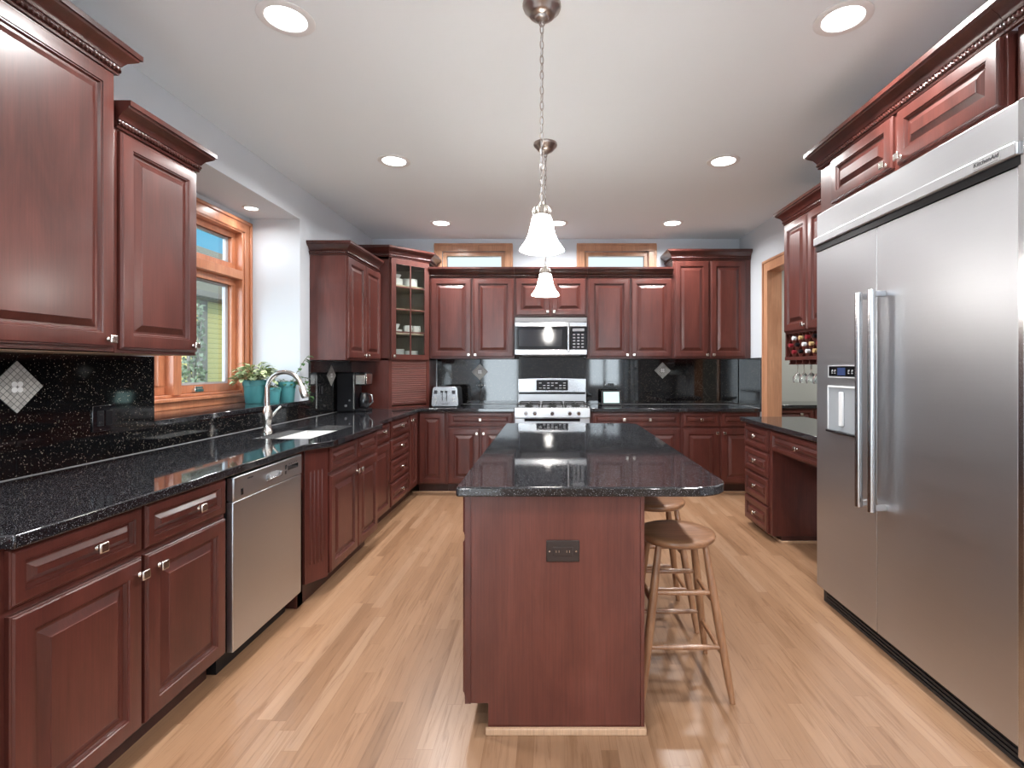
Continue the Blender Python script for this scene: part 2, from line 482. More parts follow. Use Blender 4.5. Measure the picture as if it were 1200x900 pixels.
# floor / ceiling
struct(MB().box(-2.7, 4.3, YR-.1, 6.5, -.06, 0).build('floor', 'oak_floor', smooth=0))
struct(MB().box(-2.7, 4.3, YR-.1, 6.5, ZC, ZC+.2).build('ceiling', 'ceiling_paint', smooth=0))
RZ0, RZ1, RY0, RY1, RX = 1.015, 2.534, 2.63, 4.19, -2.46
w = MB().box(-2.62, XL, YR-.1, RY0, 0, ZC).box(-2.62, XL, RY1, YB+.15, 0, ZC).box(-2.62, XL, RY0, RY1, RZ1, ZC).box(-2.62, XL, RY0, RY1, 0, RZ0)
w.box(-2.62, RX, RY0, RY1, 2.44, RZ1).box(-2.62, RX, RY0, 2.70, RZ0, 2.45).box(-2.62, RX, 4.12, RY1, RZ0, 2.45).box(-2.62, RX, 2.70, 4.12, RZ0, 1.09)
struct(w.build('wall_left', 'wall_paint', smooth=0))
# back wall with two transom openings
T = [(-1.245, -.525), (.395, 1.13)]; TZ0, TZ1 = 2.28, 2.655
w = MB()
xs_ = [-2.62, T[0][0], T[0][1], T[1][0], T[1][1], 2.31]
for i in range(5):
    if i in (1, 3):
        w.box(xs_[i], xs_[i+1], YB, YB+.15, 0, TZ0).box(xs_[i], xs_[i+1], YB, YB+.15, TZ1, ZC)
    else: w.box(xs_[i], xs_[i+1], YB, YB+.15, 0, ZC)
struct(w.build('wall_back', 'wall_paint', smooth=0))
# right wall with doorway
DY0, DY1, DZ = 3.98, 5.13, 2.30
w = MB().box(XR, XR+.13, YR-.1, DY0, 0, ZC).box(XR, XR+.13, DY1, YB, 0, ZC).box(XR, XR+.13, DY0, DY1, DZ, ZC)
struct(w.build('wall_right', 'wall_paint', smooth=0))
# pantry beyond the doorway
w = MB().box(XR+.13, 4.2, 6.25, 6.4, 0, ZC).box(4.1, 4.2, 3.0, 6.25, 0, ZC).box(XR+.13, 4.2, 2.9, 3.0, 0, ZC)
struct(w.build('wall_pantry', 'pantry_paint', smooth=0))
# rear wall (behind the camera) with window pair and an added patio opening for fill daylight
w = MB().box(XL, -2.0, YR-.1, YR, 0, ZC).box(-2.0, -.9, YR-.1, YR, 2.6, ZC).box(-.9, 1.1, YR-.1, YR, 0, ZC).box(1.1, 2.06, YR-.1, YR, 0, .75).box(1.1, 2.06, YR-.1, YR, 2.5, ZC).box(2.06, XR, YR-.1, YR, 0, ZC)
struct(w.build('wall_rear', 'wall_paint', smooth=0))
def rear_window(nm, x0, x1, z0, z1, nm_mull):
    e = sempty(nm, (.5*(x0+x1), YR, z0))
    f = MB(); t = .06
    f.box(x0, x0+t, YR-.08, YR+.015, z0, z1).box(x1-t, x1, YR-.08, YR+.015, z0, z1).box(x0+t, x1-t, YR-.08, YR+.015, z0, z0+t).box(x0+t, x1-t, YR-.08, YR+.015, z1-t, z1)
    for k in range(1, nm_mull):
        xm = x0 + (x1-x0)*k/nm_mull; f.box(xm-.04, xm+.04, YR-.08, YR+.015, z0+t, z1-t)
    f.build('window_frame', 'white_trim', e)
    MB().box(x0+t, x1-t, YR-.045, YR-.04, z0+t, z1-t).build('pane', 'pane_glass', e, smooth=0)
rear_window('window_4', 1.1, 2.06, .75, 2.5, 2)
rear_window('added_patio_door', -2.0, -.9, 0, 2.6, 1)  # unseen patio door, added and sized to let fill daylight in

# door casing (oak)
d = sempty('door_1', (XR, (DY0+DY1)/2, 0))
c = MB()
c.box(XR-.018, XR, DY1, DY1+.095, 0, DZ+.09).box(XR-.018, XR, DY0, DY1, DZ, DZ+.09)
c.box(XR-.026, XR-.018, DY1+.07, DY1+.095, 0, DZ+.09).box(XR-.026, XR-.018, DY0, DY1+.07, DZ+.065, DZ+.09)
c.build('casing', 'oak_trim', d, bevel=.004)
MB().box(XR-.018, XR+.13, DY1-.02, DY1, 0, DZ).box(XR-.018, XR+.13, DY0, DY1-.02, DZ-.02, DZ).box(XR, XR+.13, DY0, DY0+.02, 0, DZ-.02).build('jamb', 'oak_trim', d)

# transom windows
for i, (x0, x1) in enumerate(T):
    e = sempty('window_%d' % (i+2), ((x0+x1)/2, YB, TZ0))
    F = FB(YB); c = MB(); cw = .09
    for (a0, a1, b0, b1) in ((x0-cw, x1+cw, TZ1, TZ1+cw), (x0-cw, x0, TZ0, TZ1), (x1, x1+cw, TZ0, TZ1), (x0-cw, x1+cw, TZ0-cw, TZ0)):
        c.fbox(F, a0, a1, b0, b1, 0, .016)
    for (a0, a1, b0, b1) in ((x0-cw, x1+cw, TZ1+cw-.022, TZ1+cw), (x0-cw, x0-cw+.022, TZ0, TZ1+cw-.022), (x1+cw-.022, x1+cw, TZ0, TZ1+cw-.022)):
        c.fbox(F, a0, a1, b0, b1, .016, .026)
    c.build('casing', 'oak_trim', e, bevel=.004)
    s = MB(); q = .045
    for (a0, a1, b0, b1) in ((x0, x1, TZ1-q, TZ1), (x0, x1, TZ0, TZ0+q), (x0, x0+q, TZ0+q, TZ1-q), (x1-q, x1, TZ0+q, TZ1-q)):
        s.fbox(F, a0, a1, b0, b1, -.10, -.03)
    s.build('sash', 'oak_trim', e, bevel=.003)
    MB().fbox(F, x0+q, x1-q, TZ0+q, TZ1-q, -.07, -.065).build('pane', 'pane_glass', e, smooth=0)

# kitchen window in the recess
e = sempty('window_1', (RX, 3.41, 1.045))
F = FL(RX); c = MB()
Y0, Y1, Z0, Z1 = 2.64, 4.18, 1.045, 2.49
cw = .085
for (a0, a1, b0, b1) in ((Y0, Y1, Z1-cw, Z1), (Y0, Y0+cw, Z0, Z1-cw), (Y1-cw, Y1, Z0, Z1-cw), (Y0+cw, Y1-cw, Z0, Z0+.05)):
    c.fbox(F, a0, a1, b0, b1, 0, .020)
c.fbox(F, Y0, Y1, Z1-.026, Z1, .020, .032).fbox(F, Y1-.026, Y1, Z0, Z1-.026, .020, .032).fbox(F, Y0, Y0+.026, Z0, Z1-.026, .020, .032)
c.build('casing', 'oak_trim_window', e, bevel=.005)
MB().fbox(F, Y0+.02, Y1-.02, Z0+.05, Z0+.075, -.06, .045).build('sill', 'oak_trim_window', e, bevel=.006)
i0, i1 = Y0+cw, Y1-cw
j = MB()
j.fbox(F, i0, i1, Z1-cw-.02, Z1-cw, -.14, .012).fbox(F, i0, i0+.022, Z0+.05, Z1-cw, -.14, .012).fbox(F, i1-.022, i1, Z0+.05, Z1-cw, -.14, .012)
j.fbox(F, i0, i1, Z0+.075, Z0+.095, -.14, .0)
j.fbox(F, 3.325, 3.395, Z0+.09, Z1-cw-.02, -.14, .016)                 # centre mullion
j.fbox(F, i0+.022, i1-.022, 2.015, 2.085, -.14, .014)                # transom rail
j.build('frame', 'oak_trim_window', e, bevel=.005)
for (a0, a1) in ((i0+.022, 3.325), (3.395, i1-.022)):
    for (b0, b1, q) in ((2.085, Z1-cw-.02, .045), (Z0+.095, 2.015, .05)):
        s = MB()
        for (p0, p1, r0, r1) in ((a0, a1, b1-q, b1), (a0, a1, b0, b0+q*1.1), (a0, a0+q, b0+q*1.1, b1-q), (a1-q, a1, b0+q*1.1, b1-q)):
            s.fbox(F, p0, p1, r0, r1, -.09, -.045)
        so_ = s.build('sash', 'oak_trim_window', e, bevel=.004)
        s = MB(); q2 = q + .001; g = .030
        for (p0, p1, r0, r1) in ((a0+q2, a1-q2, b1-q-g*.5, b1-q), (a0+q2, a1-q2, b0+q*1.1, b0+q*1.1+g*.5), (a0+q2, a0+q2+g*.5, b0+q*1.1+g*.5, b1-q-g*.5), (a1-q2-g, a1-q2, b0+q*1.1+g*.5, b1-q-g*.5)):
            s.fbox(F, p0, p1, r0, r1, -.10, -.075)
        s.build('screen_frame', 'screen_alu', so_, bevel=.002)
        MB().fbox(F, a0+q*.9, a1-q*.9, b0+q, b1-q*.9, -.088, -.084).build('pane', 'pane_glass', so_, smooth=0)
for y in (3.03, 3.62):
    l = MB().fbox(F, y-.045, y+.045, Z0+.10, Z0+.125, -.045, -.020).fbox(F, y-.03, y+.05, Z0+.125, Z0+.140, -.04, -.028)
    l.build('latch', 'nickel', e, bevel=.003)

# ================================================================== outside
l = MB().box(-60, -2.7, -10, 70, -.5, -.45).build('lawn', 'lawn', smooth=0); struct(l); l.name = 'ground_outside'
tv = thing('shrub', (-8.35, 11.9, -.45), 'grey-green shrub outside the window, left of the yellow house wall', 'shrub')
rs_ = random.Random(4); fo_ = MB(); tk_ = MB()
for q in range(9):
    ang = rs_.uniform(0, 6.28); tk_.tube([(-8.35, 11.9, -.45), (-8.35+.08*math.cos(ang), 11.9+.08*math.sin(ang), 1.0), (-8.35+.2*math.cos(ang), 11.9+.2*math.sin(ang), 2.4)], [.05, .03, .01], 6)
for q in range(800):
    ang = rs_.uniform(0, 6.28); zz = rs_.uniform(-.3, 2.9); rr = .30*math.sqrt(rs_.random())*(1-.25*abs(zz-1.2)/1.7)
    c_ = Vector((-8.35+rr*math.cos(ang), 11.9+rr*math.sin(ang), zz)); u_ = Vector((rs_.uniform(-1, 1), rs_.uniform(-1, 1), rs_.uniform(-1, 1))).normalized()*.07; v_ = u_.orthogonal().normalized()*.035
    fo_.add([c_-u_, c_+v_, c_+u_, c_-v_], [(0, 1, 2, 3)])
tk_.build('stem', 'stucco_trim', tv); fo_.build('foliage', 'shrub_leaf', tv, smooth=0, weld=False)
hs = thing('house', (-12, 17, -.45), 'neighbouring house with yellow lap siding and brown shingle roof outside the window', 'house')
XH = -9.0
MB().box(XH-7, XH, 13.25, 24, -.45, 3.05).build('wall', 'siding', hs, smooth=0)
MB().box(XH-.02, XH+.03, 13.1, 13.40, -.45, 3.05).build('corner_pier', 'stucco_trim', hs)
r_ = MB()
ex, ye0, ye1 = XH+.35, 12.2, 24.5
r_.add([(ex, ye0, 3.05), (ex, ye1, 3.05), (XH-7.3, ye1, 3.05), (XH-7.3, ye0, 3.05), (XH-3.4, ye0+3.6, 5.6), (XH-3.4, ye1, 5.6),
        (ex, ye0, 3.22), (ex, ye1, 3.22), (XH-7.3, ye1, 3.22), (XH-7.3, ye0, 3.22)],
       [(3,2,1,0), (0,1,7,6), (1,2,8,7), (2,3,9,8), (3,0,6,9), (6,7,5,4), (7,8,5), (8,9,4,5), (9,6,4)])
r_.build('roof', 'roof_shingle', hs, smooth=0)
MB().box(ex, ex+.1, ye0, ye1, 3.08, 3.22).build('gutter', 'stucco_trim', hs)

# ================================================================== counters
def sheet(poly_outer, z1, th=.035): return MB().prism(poly_outer, z1-th, z1)
# left worktop with sink cut-out: strips around the hole
SX0, SX1, SY0, SY1 = -1.765, -1.43, 3.03, 3.72
xb = XL+.002; xf = -1.345; xf2 = -1.255
m = MB()
z0_, z1_ = ZK-.035, ZK
yend = YB-.002
def pr(p): m.prism(p, z0_, z1_)
pr([(xb, 1.285), (xf, 1.285), (xf, 2.80), (xf2+.004, 2.955), (xf2, 2.97), (xf2, SY0), (xb, SY0)])
pr([(xb, SY0), (SX0, SY0), (SX0, SY1), (xb, SY1)])
pr([(SX1, SY0), (xf2, SY0), (xf2, SY1), (SX1, SY1)])
pr([(xb, SY1), (xf2, SY1), (xf2, 3.83), (xf, 3.98), (xf, 5.27), (-.372, 5.27), (-.372, yend), (xb, yend)])
ct = m.build('countertop', 'granite', bevel=.004); origin_to(ct, (-1.7, 3, ZK-.035))
tag(ct, 'long polished black granite worktop along the left wall, turning the corner to the range', 'countertop')
m = MB().prism([(.410, 5.27), (2.178, 5.27), (2.178, yend), (.410, yend)], z0_, z1_)
ct = m.build('countertop', 'granite', bevel=.004); origin_to(ct, (1.3, 5.6, ZK-.035))
tag(ct, 'black granite worktop on the back wall, right of the range', 'countertop')
# desk counter
m = MB().prism([(1.625, 2.935), (2.178, 2.935), (2.178, 4.39), (1.625, 4.39)], z0_, z1_)
ct = m.build('countertop', 'granite', bevel=.004); origin_to(ct, (1.9, 3.6, ZK-.035))
tag(ct, 'short black granite desk worktop beside the refrigerator', 'countertop')
# recess ledge + riser
lg = MB().box(RX+.001, XL+.025, RY0+.002, RY1-.002, RZ0+.001, 1.045).box(XL+.001, XL+.025, RY1-.002, 4.33, RZ0+.001, 1.045).build('window_ledge', 'granite', bevel=.004)
origin_to(lg, (-2.25, 3.4, RZ0)); tag(lg, 'black granite ledge under the kitchen window holding the teal pots', 'ledge')
# ---- backsplashes
XS = XL+.020
def splash(label, panels, loc):
    e = thing('backsplash', loc, label, 'backsplash')
    for F, a0, a1, b0, b1, c0, c1 in panels:
        MB().fbox(F, a0, a1, b0, b1, c0, c1).build('panel', 'granite_tile', e, smooth=0, bevel=.001)
        MB().fbox(F, a0, a1, b0+.0003, b0+.003, c1, c1+.0025).build('caulk_line', 'caulk', e, smooth=0)
    return e
F = FL(XL)
s1 = splash('speckled black granite backsplash under the near left wall cabinets', [(F, 1.285, 1.945, ZK, 1.376, .001, .020), (F, 1.947, RY0-.005, ZK, 1.376, .001, .020)], (XL, 2, ZK))
s2 = splash('low black granite riser behind the sink, below the window ledge', [(F, RY0-.003, 3.45, ZK, RZ0, .001, .020), (F, 3.452, RY1+.14, ZK, RZ0, .001, .020)], (XL, 3.4, ZK))
s3 = splash('dark granite backsplash behind the coffee maker', [(F, 4.335, 4.78, ZK, 1.376, .001, .020), (F, 4.782, 5.224, ZK, 1.376, .001, .020)], (XL, 4.7, ZK))
F = FB(YB)
s4 = splash('wide black granite backsplash on the back wall behind the range', [(F, -1.30, -.80, ZK, 1.42, .001, .020), (F, -.798, -.36, ZK, 1.42, .001, .020), (F, -.358, .40, ZK, 1.46, .001, .020),
      (F, .402, .96, ZK, 1.42, .001, .020), (F, .962, 1.56, ZK, 1.42, .001, .020), (F, 1.562, 2.155, ZK, 1.42, .001, .020)], (0, YB, ZK))
s5 = splash('narrow black granite side splash at the right end of the back worktop', [(FR(XR), -5.898, -5.27, ZK, 1.42, .001, .020)], (XR, 5.6, ZK))
def diamond(F, a, b, half, label, cface):
    # separate inset tile of its own thickness on the splash; own local axes so that the mosaic grid is diagonal
    pts = [(a, b-half), (a+half, b), (a, b+half), (a-half, b)]
    ctr = F(a, b, cface)
    u = (F(1, 0, 0)-F(0, 0, 0)); nn = (F(0, 0, 1)-F(0, 0, 0)); up = Vector((0, 0, 1))
    ax = ((u+up)/math.sqrt(2)).normalized(); ay = ((up-u)/math.sqrt(2)).normalized()
    s = half/math.sqrt(2)
    g = MB().box(-s, s, -s, s, 0, .004)
    o = g.build('mosaic_inset', 'mosaic', smooth=0, bevel=.001)
    c2 = MB(); 
    for k in range(4):
        t = k*math.pi/2
        c2.lathe([(0.0, .0055), (.009, .0055), (.011, .004)], (math.cos(t)*.015, math.sin(t)*.015, 0), 12)
    Rm = Matrix((ax, ay, nn)).transposed().to_4x4(); Rm.translation = ctr
    o.matrix_world = Rm
    tag(o, label, 'tile')
    f_ = c2.build('flower_relief', 'white_trim'); f_.parent = o
diamond(FL(XL), 1.946, 1.245, .099, 'grey mosaic diamond inset in the near left backsplash', .0205)
diamond(FL(XL), 4.74, 1.245, .097, 'grey mosaic diamond inset in the backsplash beside the coffee maker', .0205)
diamond(FB(YB), -.81, 1.268, .094, 'grey mosaic diamond inset above the toaster end of the back counter', .0205)
diamond(FB(YB), 1.288, 1.285, .094, 'grey mosaic diamond inset right of the range on the back wall', .0205)

# outlets ----------------------------------------------------------
def outlet(F, a, b, w_, h_, c0, label, plate='black_gloss', insert='black_plastic', horiz=True, gangs=2):
    e = thing('outlet', F(a, b, c0), label, 'outlet')
    MB().fbox(F, a-w_/2, a+w_/2, b-h_/2, b+h_/2, c0, c0+.006).build('cover_plate', plate, e, bevel=.003)
    for g in range(gangs):
        ca = a + (g-(gangs-1)/2)*.046 if gangs > 1 else a
        if horiz: 
            r = MB().fbox(F, a-.036, a+.036, b-.0165, b+.0165, c0+.006, c0+.009)
        else:
            r = MB().fbox(F, ca-.0165, ca+.0165, b-.034, b+.034, c0+.006, c0+.009)
        ro = r.build('receptacle' if g == 0 else 'rocker_switch', insert, e, bevel=.002)
        if g == 0:
            for q in (-.019, .019):
                aa, bb = (a+q, b) if horiz else (ca, b+q)
                for w2_ in (-.005, .005):
                    MB().fbox(F, aa+w2_-.001, aa+w2_+.001, bb-.004, bb+.004, c0+.009, c0+.0095).build('slot', 'nickel', ro)
        if horiz: break
    for q in (-1, 1):
        aa, bb = (a+q*w_*.40, b) if horiz else (a-.023, b+q*h_*.42)
        MB().cyl(F(aa, bb, c0+.006), F(aa, bb, c0+.0075), .003, n=10).build('screw', 'nickel', e)
    return e
outlet(FL(XL), 2.325, 1.09, .122, .118, .0205, 'black two-gang outlet and switch in the near left backsplash', horiz=False)
outlet(FB(YB), -.80, 1.115, .115, .062, .0205, 'dark outlet plate above the toaster on the back wall')
outlet(FB(YB), .69, 1.12, .155, .075, .0205, 'dark outlet plate on the back wall right of the range')
outlet(FL(XL), 4.53, 1.12, .075, .115, .0205, 'black outlet on the left splash between sink and coffee maker', horiz=False, gangs=1)

# ================================================================== base cabinets
def cab_base(name, label, F, a0, a1, fronts, depth=.60, ztop=ZK-.036, toe=.105, toein=.075, extra=None, group=None):
    a0, a1 = sorted((a0, a1))
    e = thing(name, F((a0+a1)/2, 0, -depth/2), label, 'cabinet', group)
    MB().fbox(F, a0, a1, toe, ztop, -depth, 0).build('body', 'cherry', e, bevel=.0015)
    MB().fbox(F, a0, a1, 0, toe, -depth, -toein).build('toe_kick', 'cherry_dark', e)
    for f in fronts:
        kind = f[0]
        door(F, f[1], f[2], f[3], f[4], e, f[5] if len(f) > 5 else None, name=kind)
    return e
g3 = .003
dzl, dzh, wl, wh = .705, .853, .115, .685
XF = -1.385
F = FL(XF)
cab_base('base_cabinet', 'cherry base cabinet nearest the camera on the left, two doors under two drawers', F, 1.285, 2.172,
    [('drawer', 1.298, 1.718, dzl, dzh, (1.540, .778)), ('drawer', 1.733, 2.160, dzl, dzh, (1.985, .776)),
     ('door', 1.298, 1.718, wl, wh, (1.700, .632)), ('door', 1.733, 2.160, wl, wh, (1.785, .632))], depth=.64)
# end stile of the neighbouring unit at frame edge
cab_base('base_cabinet', 'cherry cabinet end panel at the left edge, below the start of the worktop', F, .80, 1.281,
    [('door', .815, 1.262, wl, dzh, (.84, .75))], depth=.64, ztop=ZK-.02)
# dishwasher
F = FL(-1.385)
dw = thing('dishwasher', F(2.48, 0, -.3), 'stainless steel dishwasher between the near cabinet and the sink cabinet', 'dishwasher')
y0, y1 = 2.178, 2.790
MB().fbox(F, y0+.004, y1-.004, .10, ZK-.045, -.58, -.002).build('body', 'black_plastic', dw)
MB().fbox(F, y0+.02, y1-.02, 0, .10, -.50, -.05).build('kick_plate', 'black_plastic', dw)
dd = MB().fbox(F, y0+.008, y1-.006, .10, .742, 0, .030).build('door', 'steel_dw', dw, bevel=.004)
cp = MB().fbox(F, y0+.008, y1-.006, .745, .850, 0, .034).build('control_panel', 'steel_dw', dw, bevel=.006)
MB().fbox(F, 2.44, 2.55, .782, .790, .034, .052).fbox(F, 2.44, 2.446, .782, .806, .034, .050).fbox(F, 2.544, 2.55, .782, .806, .034, .050).build('pull', 'steel_bright', cp, bevel=.003)
MB().fbox(F, 2.447, 2.543, .790, .812, .034, .0345).build('pull_recess', 'gray_plastic', cp)
MB().fbox(F, 2.635, 2.74, .790, .812, .034, .0352).build('button_display', 'black_gloss', cp)
MB().fbox(F, 2.606, 2.622, .800, .822, .034, .0352).fbox(F, 2.606, 2.620, .775, .792, .034, .0352).fbox(F, 2.235, 2.252, .762, .790, .034, .0352).build('button', 'black_gloss', cp)
bt = MB()
for k in range(5): bt.fbox(F, 2.645+k*.019, 2.653+k*.019, .820, .824, .034, .0352)
for k in range(4): bt.fbox(F, 2.285+k*.011, 2.292+k*.011, .822, .829, .034, .0352)
bt.build('marking', 'ink', cp)

# sink cabinet (bumped out) with fluted angled pilaster
XK = -1.305
F = FL(XK)
sk = thing('sink_cabinet', (XK-.3, 3.4, 0), 'cherry sink cabinet bumped forward, with fluted angled corner post', 'cabinet')
MB().prism([(-2.02, 2.796), (-1.385, 2.796), (-1.385, 2.86), (XK, 2.985), (XK, 3.83), (-2.02, 3.83)], .105, .64).build('body', 'cherry', sk)
MB().box(-1.40, -1.385, 2.796, 2.86, .0, ZK-.036).prism([(-1.40, 2.86), (-1.385, 2.86), (XK, 2.985), (XK, 3.83), (XK-.02, 3.83), (XK-.02, 3.0)], .64, ZK-.036).box(-2.02, -1.40, 2.796, 2.81, .64, ZK-.036).box(-2.02, XK-.02, 3.815, 3.83, .64, ZK-.036).build('face_frame', 'cherry', sk)
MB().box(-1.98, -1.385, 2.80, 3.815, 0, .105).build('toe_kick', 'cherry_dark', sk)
d0 = Vector((-1.385+.004, 2.86, 0)); d1 = Vector((XK+.004, 2.985, 0)); uu = (d1-d0).normalized(); nn = uu.cross(Vector((0, 0, 1)))
Fp = Frame(d0, uu, nn); Lp = (d1-d0).length
pp = MB().fbox(Fp, .002, Lp-.002, .105, ZK-.04, -.002, .010)
po = pp.build('pilaster', 'cherry', sk, bevel=.002)
fl = MB()
for k in range(4):
    a = Lp*(.26 + .16*k)
    fl.tube([Fp(a, .20, .010), Fp(a, .215, .010), Fp(a, .72, .010), Fp(a, .735, .010)], [.001, .0065, .0065, .001], 8)
fl.build('fluting', 'cherry', po, smooth=60)
ym = 3.425
for (a0, a1, ka) in ((3.00, ym-.004, ym-.03), (ym+.004, 3.815, ym+.03)):
    door(F, a0, a1, dzl, dzh, sk, name='false_drawer')
    door(F, a0, a1, wl, wh, sk, (ka, .635))
F = FL(XF)
cab_base('base_cabinet', 'narrow cherry base cabinet just past the sink, one drawer over one door', F, 3.832, 4.385,
    [('drawer', 3.90, 4.36, dzl, dzh, (4.20, .79)), ('door', 3.90, 4.36, wl, wh)], depth=.63)
cab_base('drawer_cabinet', 'cherry cabinet with four stacked drawers on the left run', F, 4.387, 4.975,
    [('drawer', 4.405, 4.957, .705, .853, (4.70, .785)), ('drawer', 4.405, 4.957, .520, .690, (4.70, .605)), ('drawer', 4.405, 4.957, .325, .505, (4.70, .415)), ('drawer', 4.405, 4.957, .115, .310, (4.70, .212))], depth=.63)
cab_base('base_cabinet', 'narrow one-door cherry cabinet in the left corner beside the four drawers', F, 4.977, 5.28,
    [('door', 4.995, 5.27, wl, dzh, (5.03, .80))], depth=.63)
# back run
F = FB(5.32)
cab_base('base_cabinet', 'tall-doored cherry corner cabinet on the back wall, left end', F, -1.384, -1.075,
    [('door', -1.362, -1.09, wl, dzh)], depth=.56)
cab_base('base_cabinet', 'cherry base cabinet with one drawer over two doors below the toaster', F, -1.073, -.374,
    [('drawer', -1.058, -.392, dzl, dzh, (-.725, .778)), ('door', -1.058, -.733, wl, wh, (-.76, .635)), ('door', -.717, -.392, wl, wh, (-.69, .635))], depth=.56)
cab_base('drawer_cabinet', 'wide cherry cabinet with broad drawers just right of the range', F, .412, 1.358,
    [('drawer', .430, 1.345, dzl, dzh, [(.76, .778), (1.03, .778)]), ('drawer', .430, 1.345, .42, .685, [(.76, .55), (1.03, .55)]), ('drawer', .430, 1.345, .115, .405, [(.76, .26), (1.03, .26)])], depth=.56)
cab_base('base_cabinet', 'cherry base cabinet at the right end of the back wall, two drawers over two doors', F, 1.360, 2.178,
    [('drawer', 1.374, 1.752, dzl, dzh, (1.565, .778)), ('drawer', 1.772, 2.150, dzl, dzh, (1.975, .778)), ('door', 1.374, 1.752, wl, wh, (1.725, .64)), ('door', 1.772, 2.150, wl, wh, (1.80, .64))], depth=.56)
# shoe along the back run
struct(MB().box(-1.45, -.374, 5.375, 5.392, 0, .02).box(.412, 2.178, 5.375, 5.392, 0, .02).build('trim_1', 'shoe_oak', bevel=.004))

# desk
XD = 1.67
F = FR(XD)
cab_base('drawer_cabinet', 'dark cherry desk cabinet with four drawers, right side by the doorway', F, -4.37, -3.85,
    [('drawer', -4.355, -3.90, .672, .835, (-4.13, .765)), ('drawer', -4.355, -3.90, .475, .655, (-4.13, .572)), ('drawer', -4.355, -3.90, .265, .460, (-4.13, .370)), ('drawer', -4.355, -3.90, .055, .250, (-4.13, .150))], depth=.505, toe=.05, toein=.07)
e = thing('desk_drawer_unit', (1.9, 3.4, .68), 'cherry pencil drawer under the desk worktop beside the refrigerator', 'drawer')
MB().box(XD, 2.17, 2.94, 3.848, .69, ZK-.036).build('body', 'cherry', e)
door(F, -3.835, -2.965, .70, .845, e, (-3.42, .775), name='drawer')
# shoe under desk cabinet
struct(MB().box(XD+.055, XD+.069, 3.83, 4.37, 0, .018).box(XD+.055, 2.17, 3.832, 3.848, 0, .018).build('trim_2', 'shoe_oak', bevel=.003))

# ================================================================== wall cabinets
def cab_wall(name, label, F, a0, a1, z0, z1, depth, fronts, cpath=None, ch=None, mat='cherry', rope=True):
    a0, a1 = sorted((a0, a1))
    e = thing(name, F((a0+a1)/2, z0, -depth/2), label, 'cabinet')
    MB().fbox(F, a0, a1, z0, z1, -depth, 0).build('body', mat, e, bevel=.0015)
    for f in fronts: door(F, f[1], f[2], f[3], f[4], e, f[5] if len(f) > 5 else None, name=f[0])
    if cpath: crown(cpath, ch if ch else z1-.004, e, rope)
    return e
XU = -1.74; F = FL(XU); dep = XU-XL-.002
def p3(*q): return list(q)
# path directions: outward on the RIGHT of travel.  For faces looking +X travel in -Y?  t=(0,1) -> right=(1,0)  => travel +Y
cab_wall('wall_cabinet', 'tall cherry wall cabinet with one big raised door, top left of the picture', F, 1.30, 2.040, 1.382, 2.495, dep,
    [('door', 1.315, 2.026, 1.398, 2.478, (1.992, 1.43))], p3((XU, 1.30), (XU, 2.040), (XL+.03, 2.040)), 2.487)
cab_wall('wall_cabinet', 'lower cherry wall cabinet left of the kitchen window', F, 2.042, 2.510, 1.378, 2.285, dep,
    [('door', 2.056, 2.498, 1.394, 2.268, (2.463, 1.425))], p3((XU, 2.042), (XU, 2.510), (XL+.003, 2.510)), 2.278)
struct(MB().box(XL+.001, XU-.01, 1.30, 2.510, 1.3765, 1.3775).build('trim_3', 'shoe_oak', smooth=0))
cab_wall('wall_cabinet', 'cherry two-door wall cabinet right of the window, above the coffee maker', F, 4.356, 5.222, 1.382, 2.285, dep,
    [('door', 4.370, 4.775, 1.398, 2.268, (4.745, 1.43)), ('door', 4.783, 5.20, 1.398, 2.268, (4.815, 1.43))], p3((XL+.003, 4.356), (XU, 4.356), (XU, 5.150)), 2.278)
# back wall uppers
YU = 5.57; F = FB(YU); dep = YB-YU-.002
zb = 1.415
# faces -Y: right of travel must be -Y => t=(1,0) -> right=(0,-1): travel +X
cab_wall('wall_cabinet', 'cherry two-door wall cabinet above the toaster', F, -1.312, -.392, zb, 2.300, dep,
    [('door', -1.298, -.860, zb+.015, 2.285, (-.885, 1.455)), ('door', -.838, -.402, zb+.015, 2.285, (-.812, 1.455))], p3((-1.312, YU), (-.391, YU)), 2.293)
cab_wall('wall_cabinet', 'short cherry two-door wall cabinet above the microwave', F, -.390, .400, 1.870, 2.300, dep,
    [('door', -.375, -.003, 1.885, 2.285, (-.03, 1.92)), ('door', .015, .385, 1.885, 2.285, (.042, 1.92))], p3((-.390, YU), (.401, YU)), 2.293)
cab_wall('wall_cabinet', 'cherry two-door wall cabinet right of the microwave', F, .402, 1.328, zb, 2.300, dep,
    [('door', .418, .858, zb+.015, 2.285, (.833, 1.455)), ('door', .880, 1.316, zb+.015, 2.285, (.905, 1.455))], p3((.402, YU), (1.328, YU)), 2.293)
cab_wall('wall_cabinet', 'taller cherry two-door wall cabinet at the right end of the back wall', F, 1.330, 2.178, zb, 2.495, dep,
    [('door', 1.350, 1.722, zb+.015, 2.475, (1.697, 1.455)), ('door', 1.742, 2.118, zb+.015, 2.475, (1.767, 1.455))], p3((1.330, YB-.003), (1.330, YU), (2.176, YU)), 2.487)

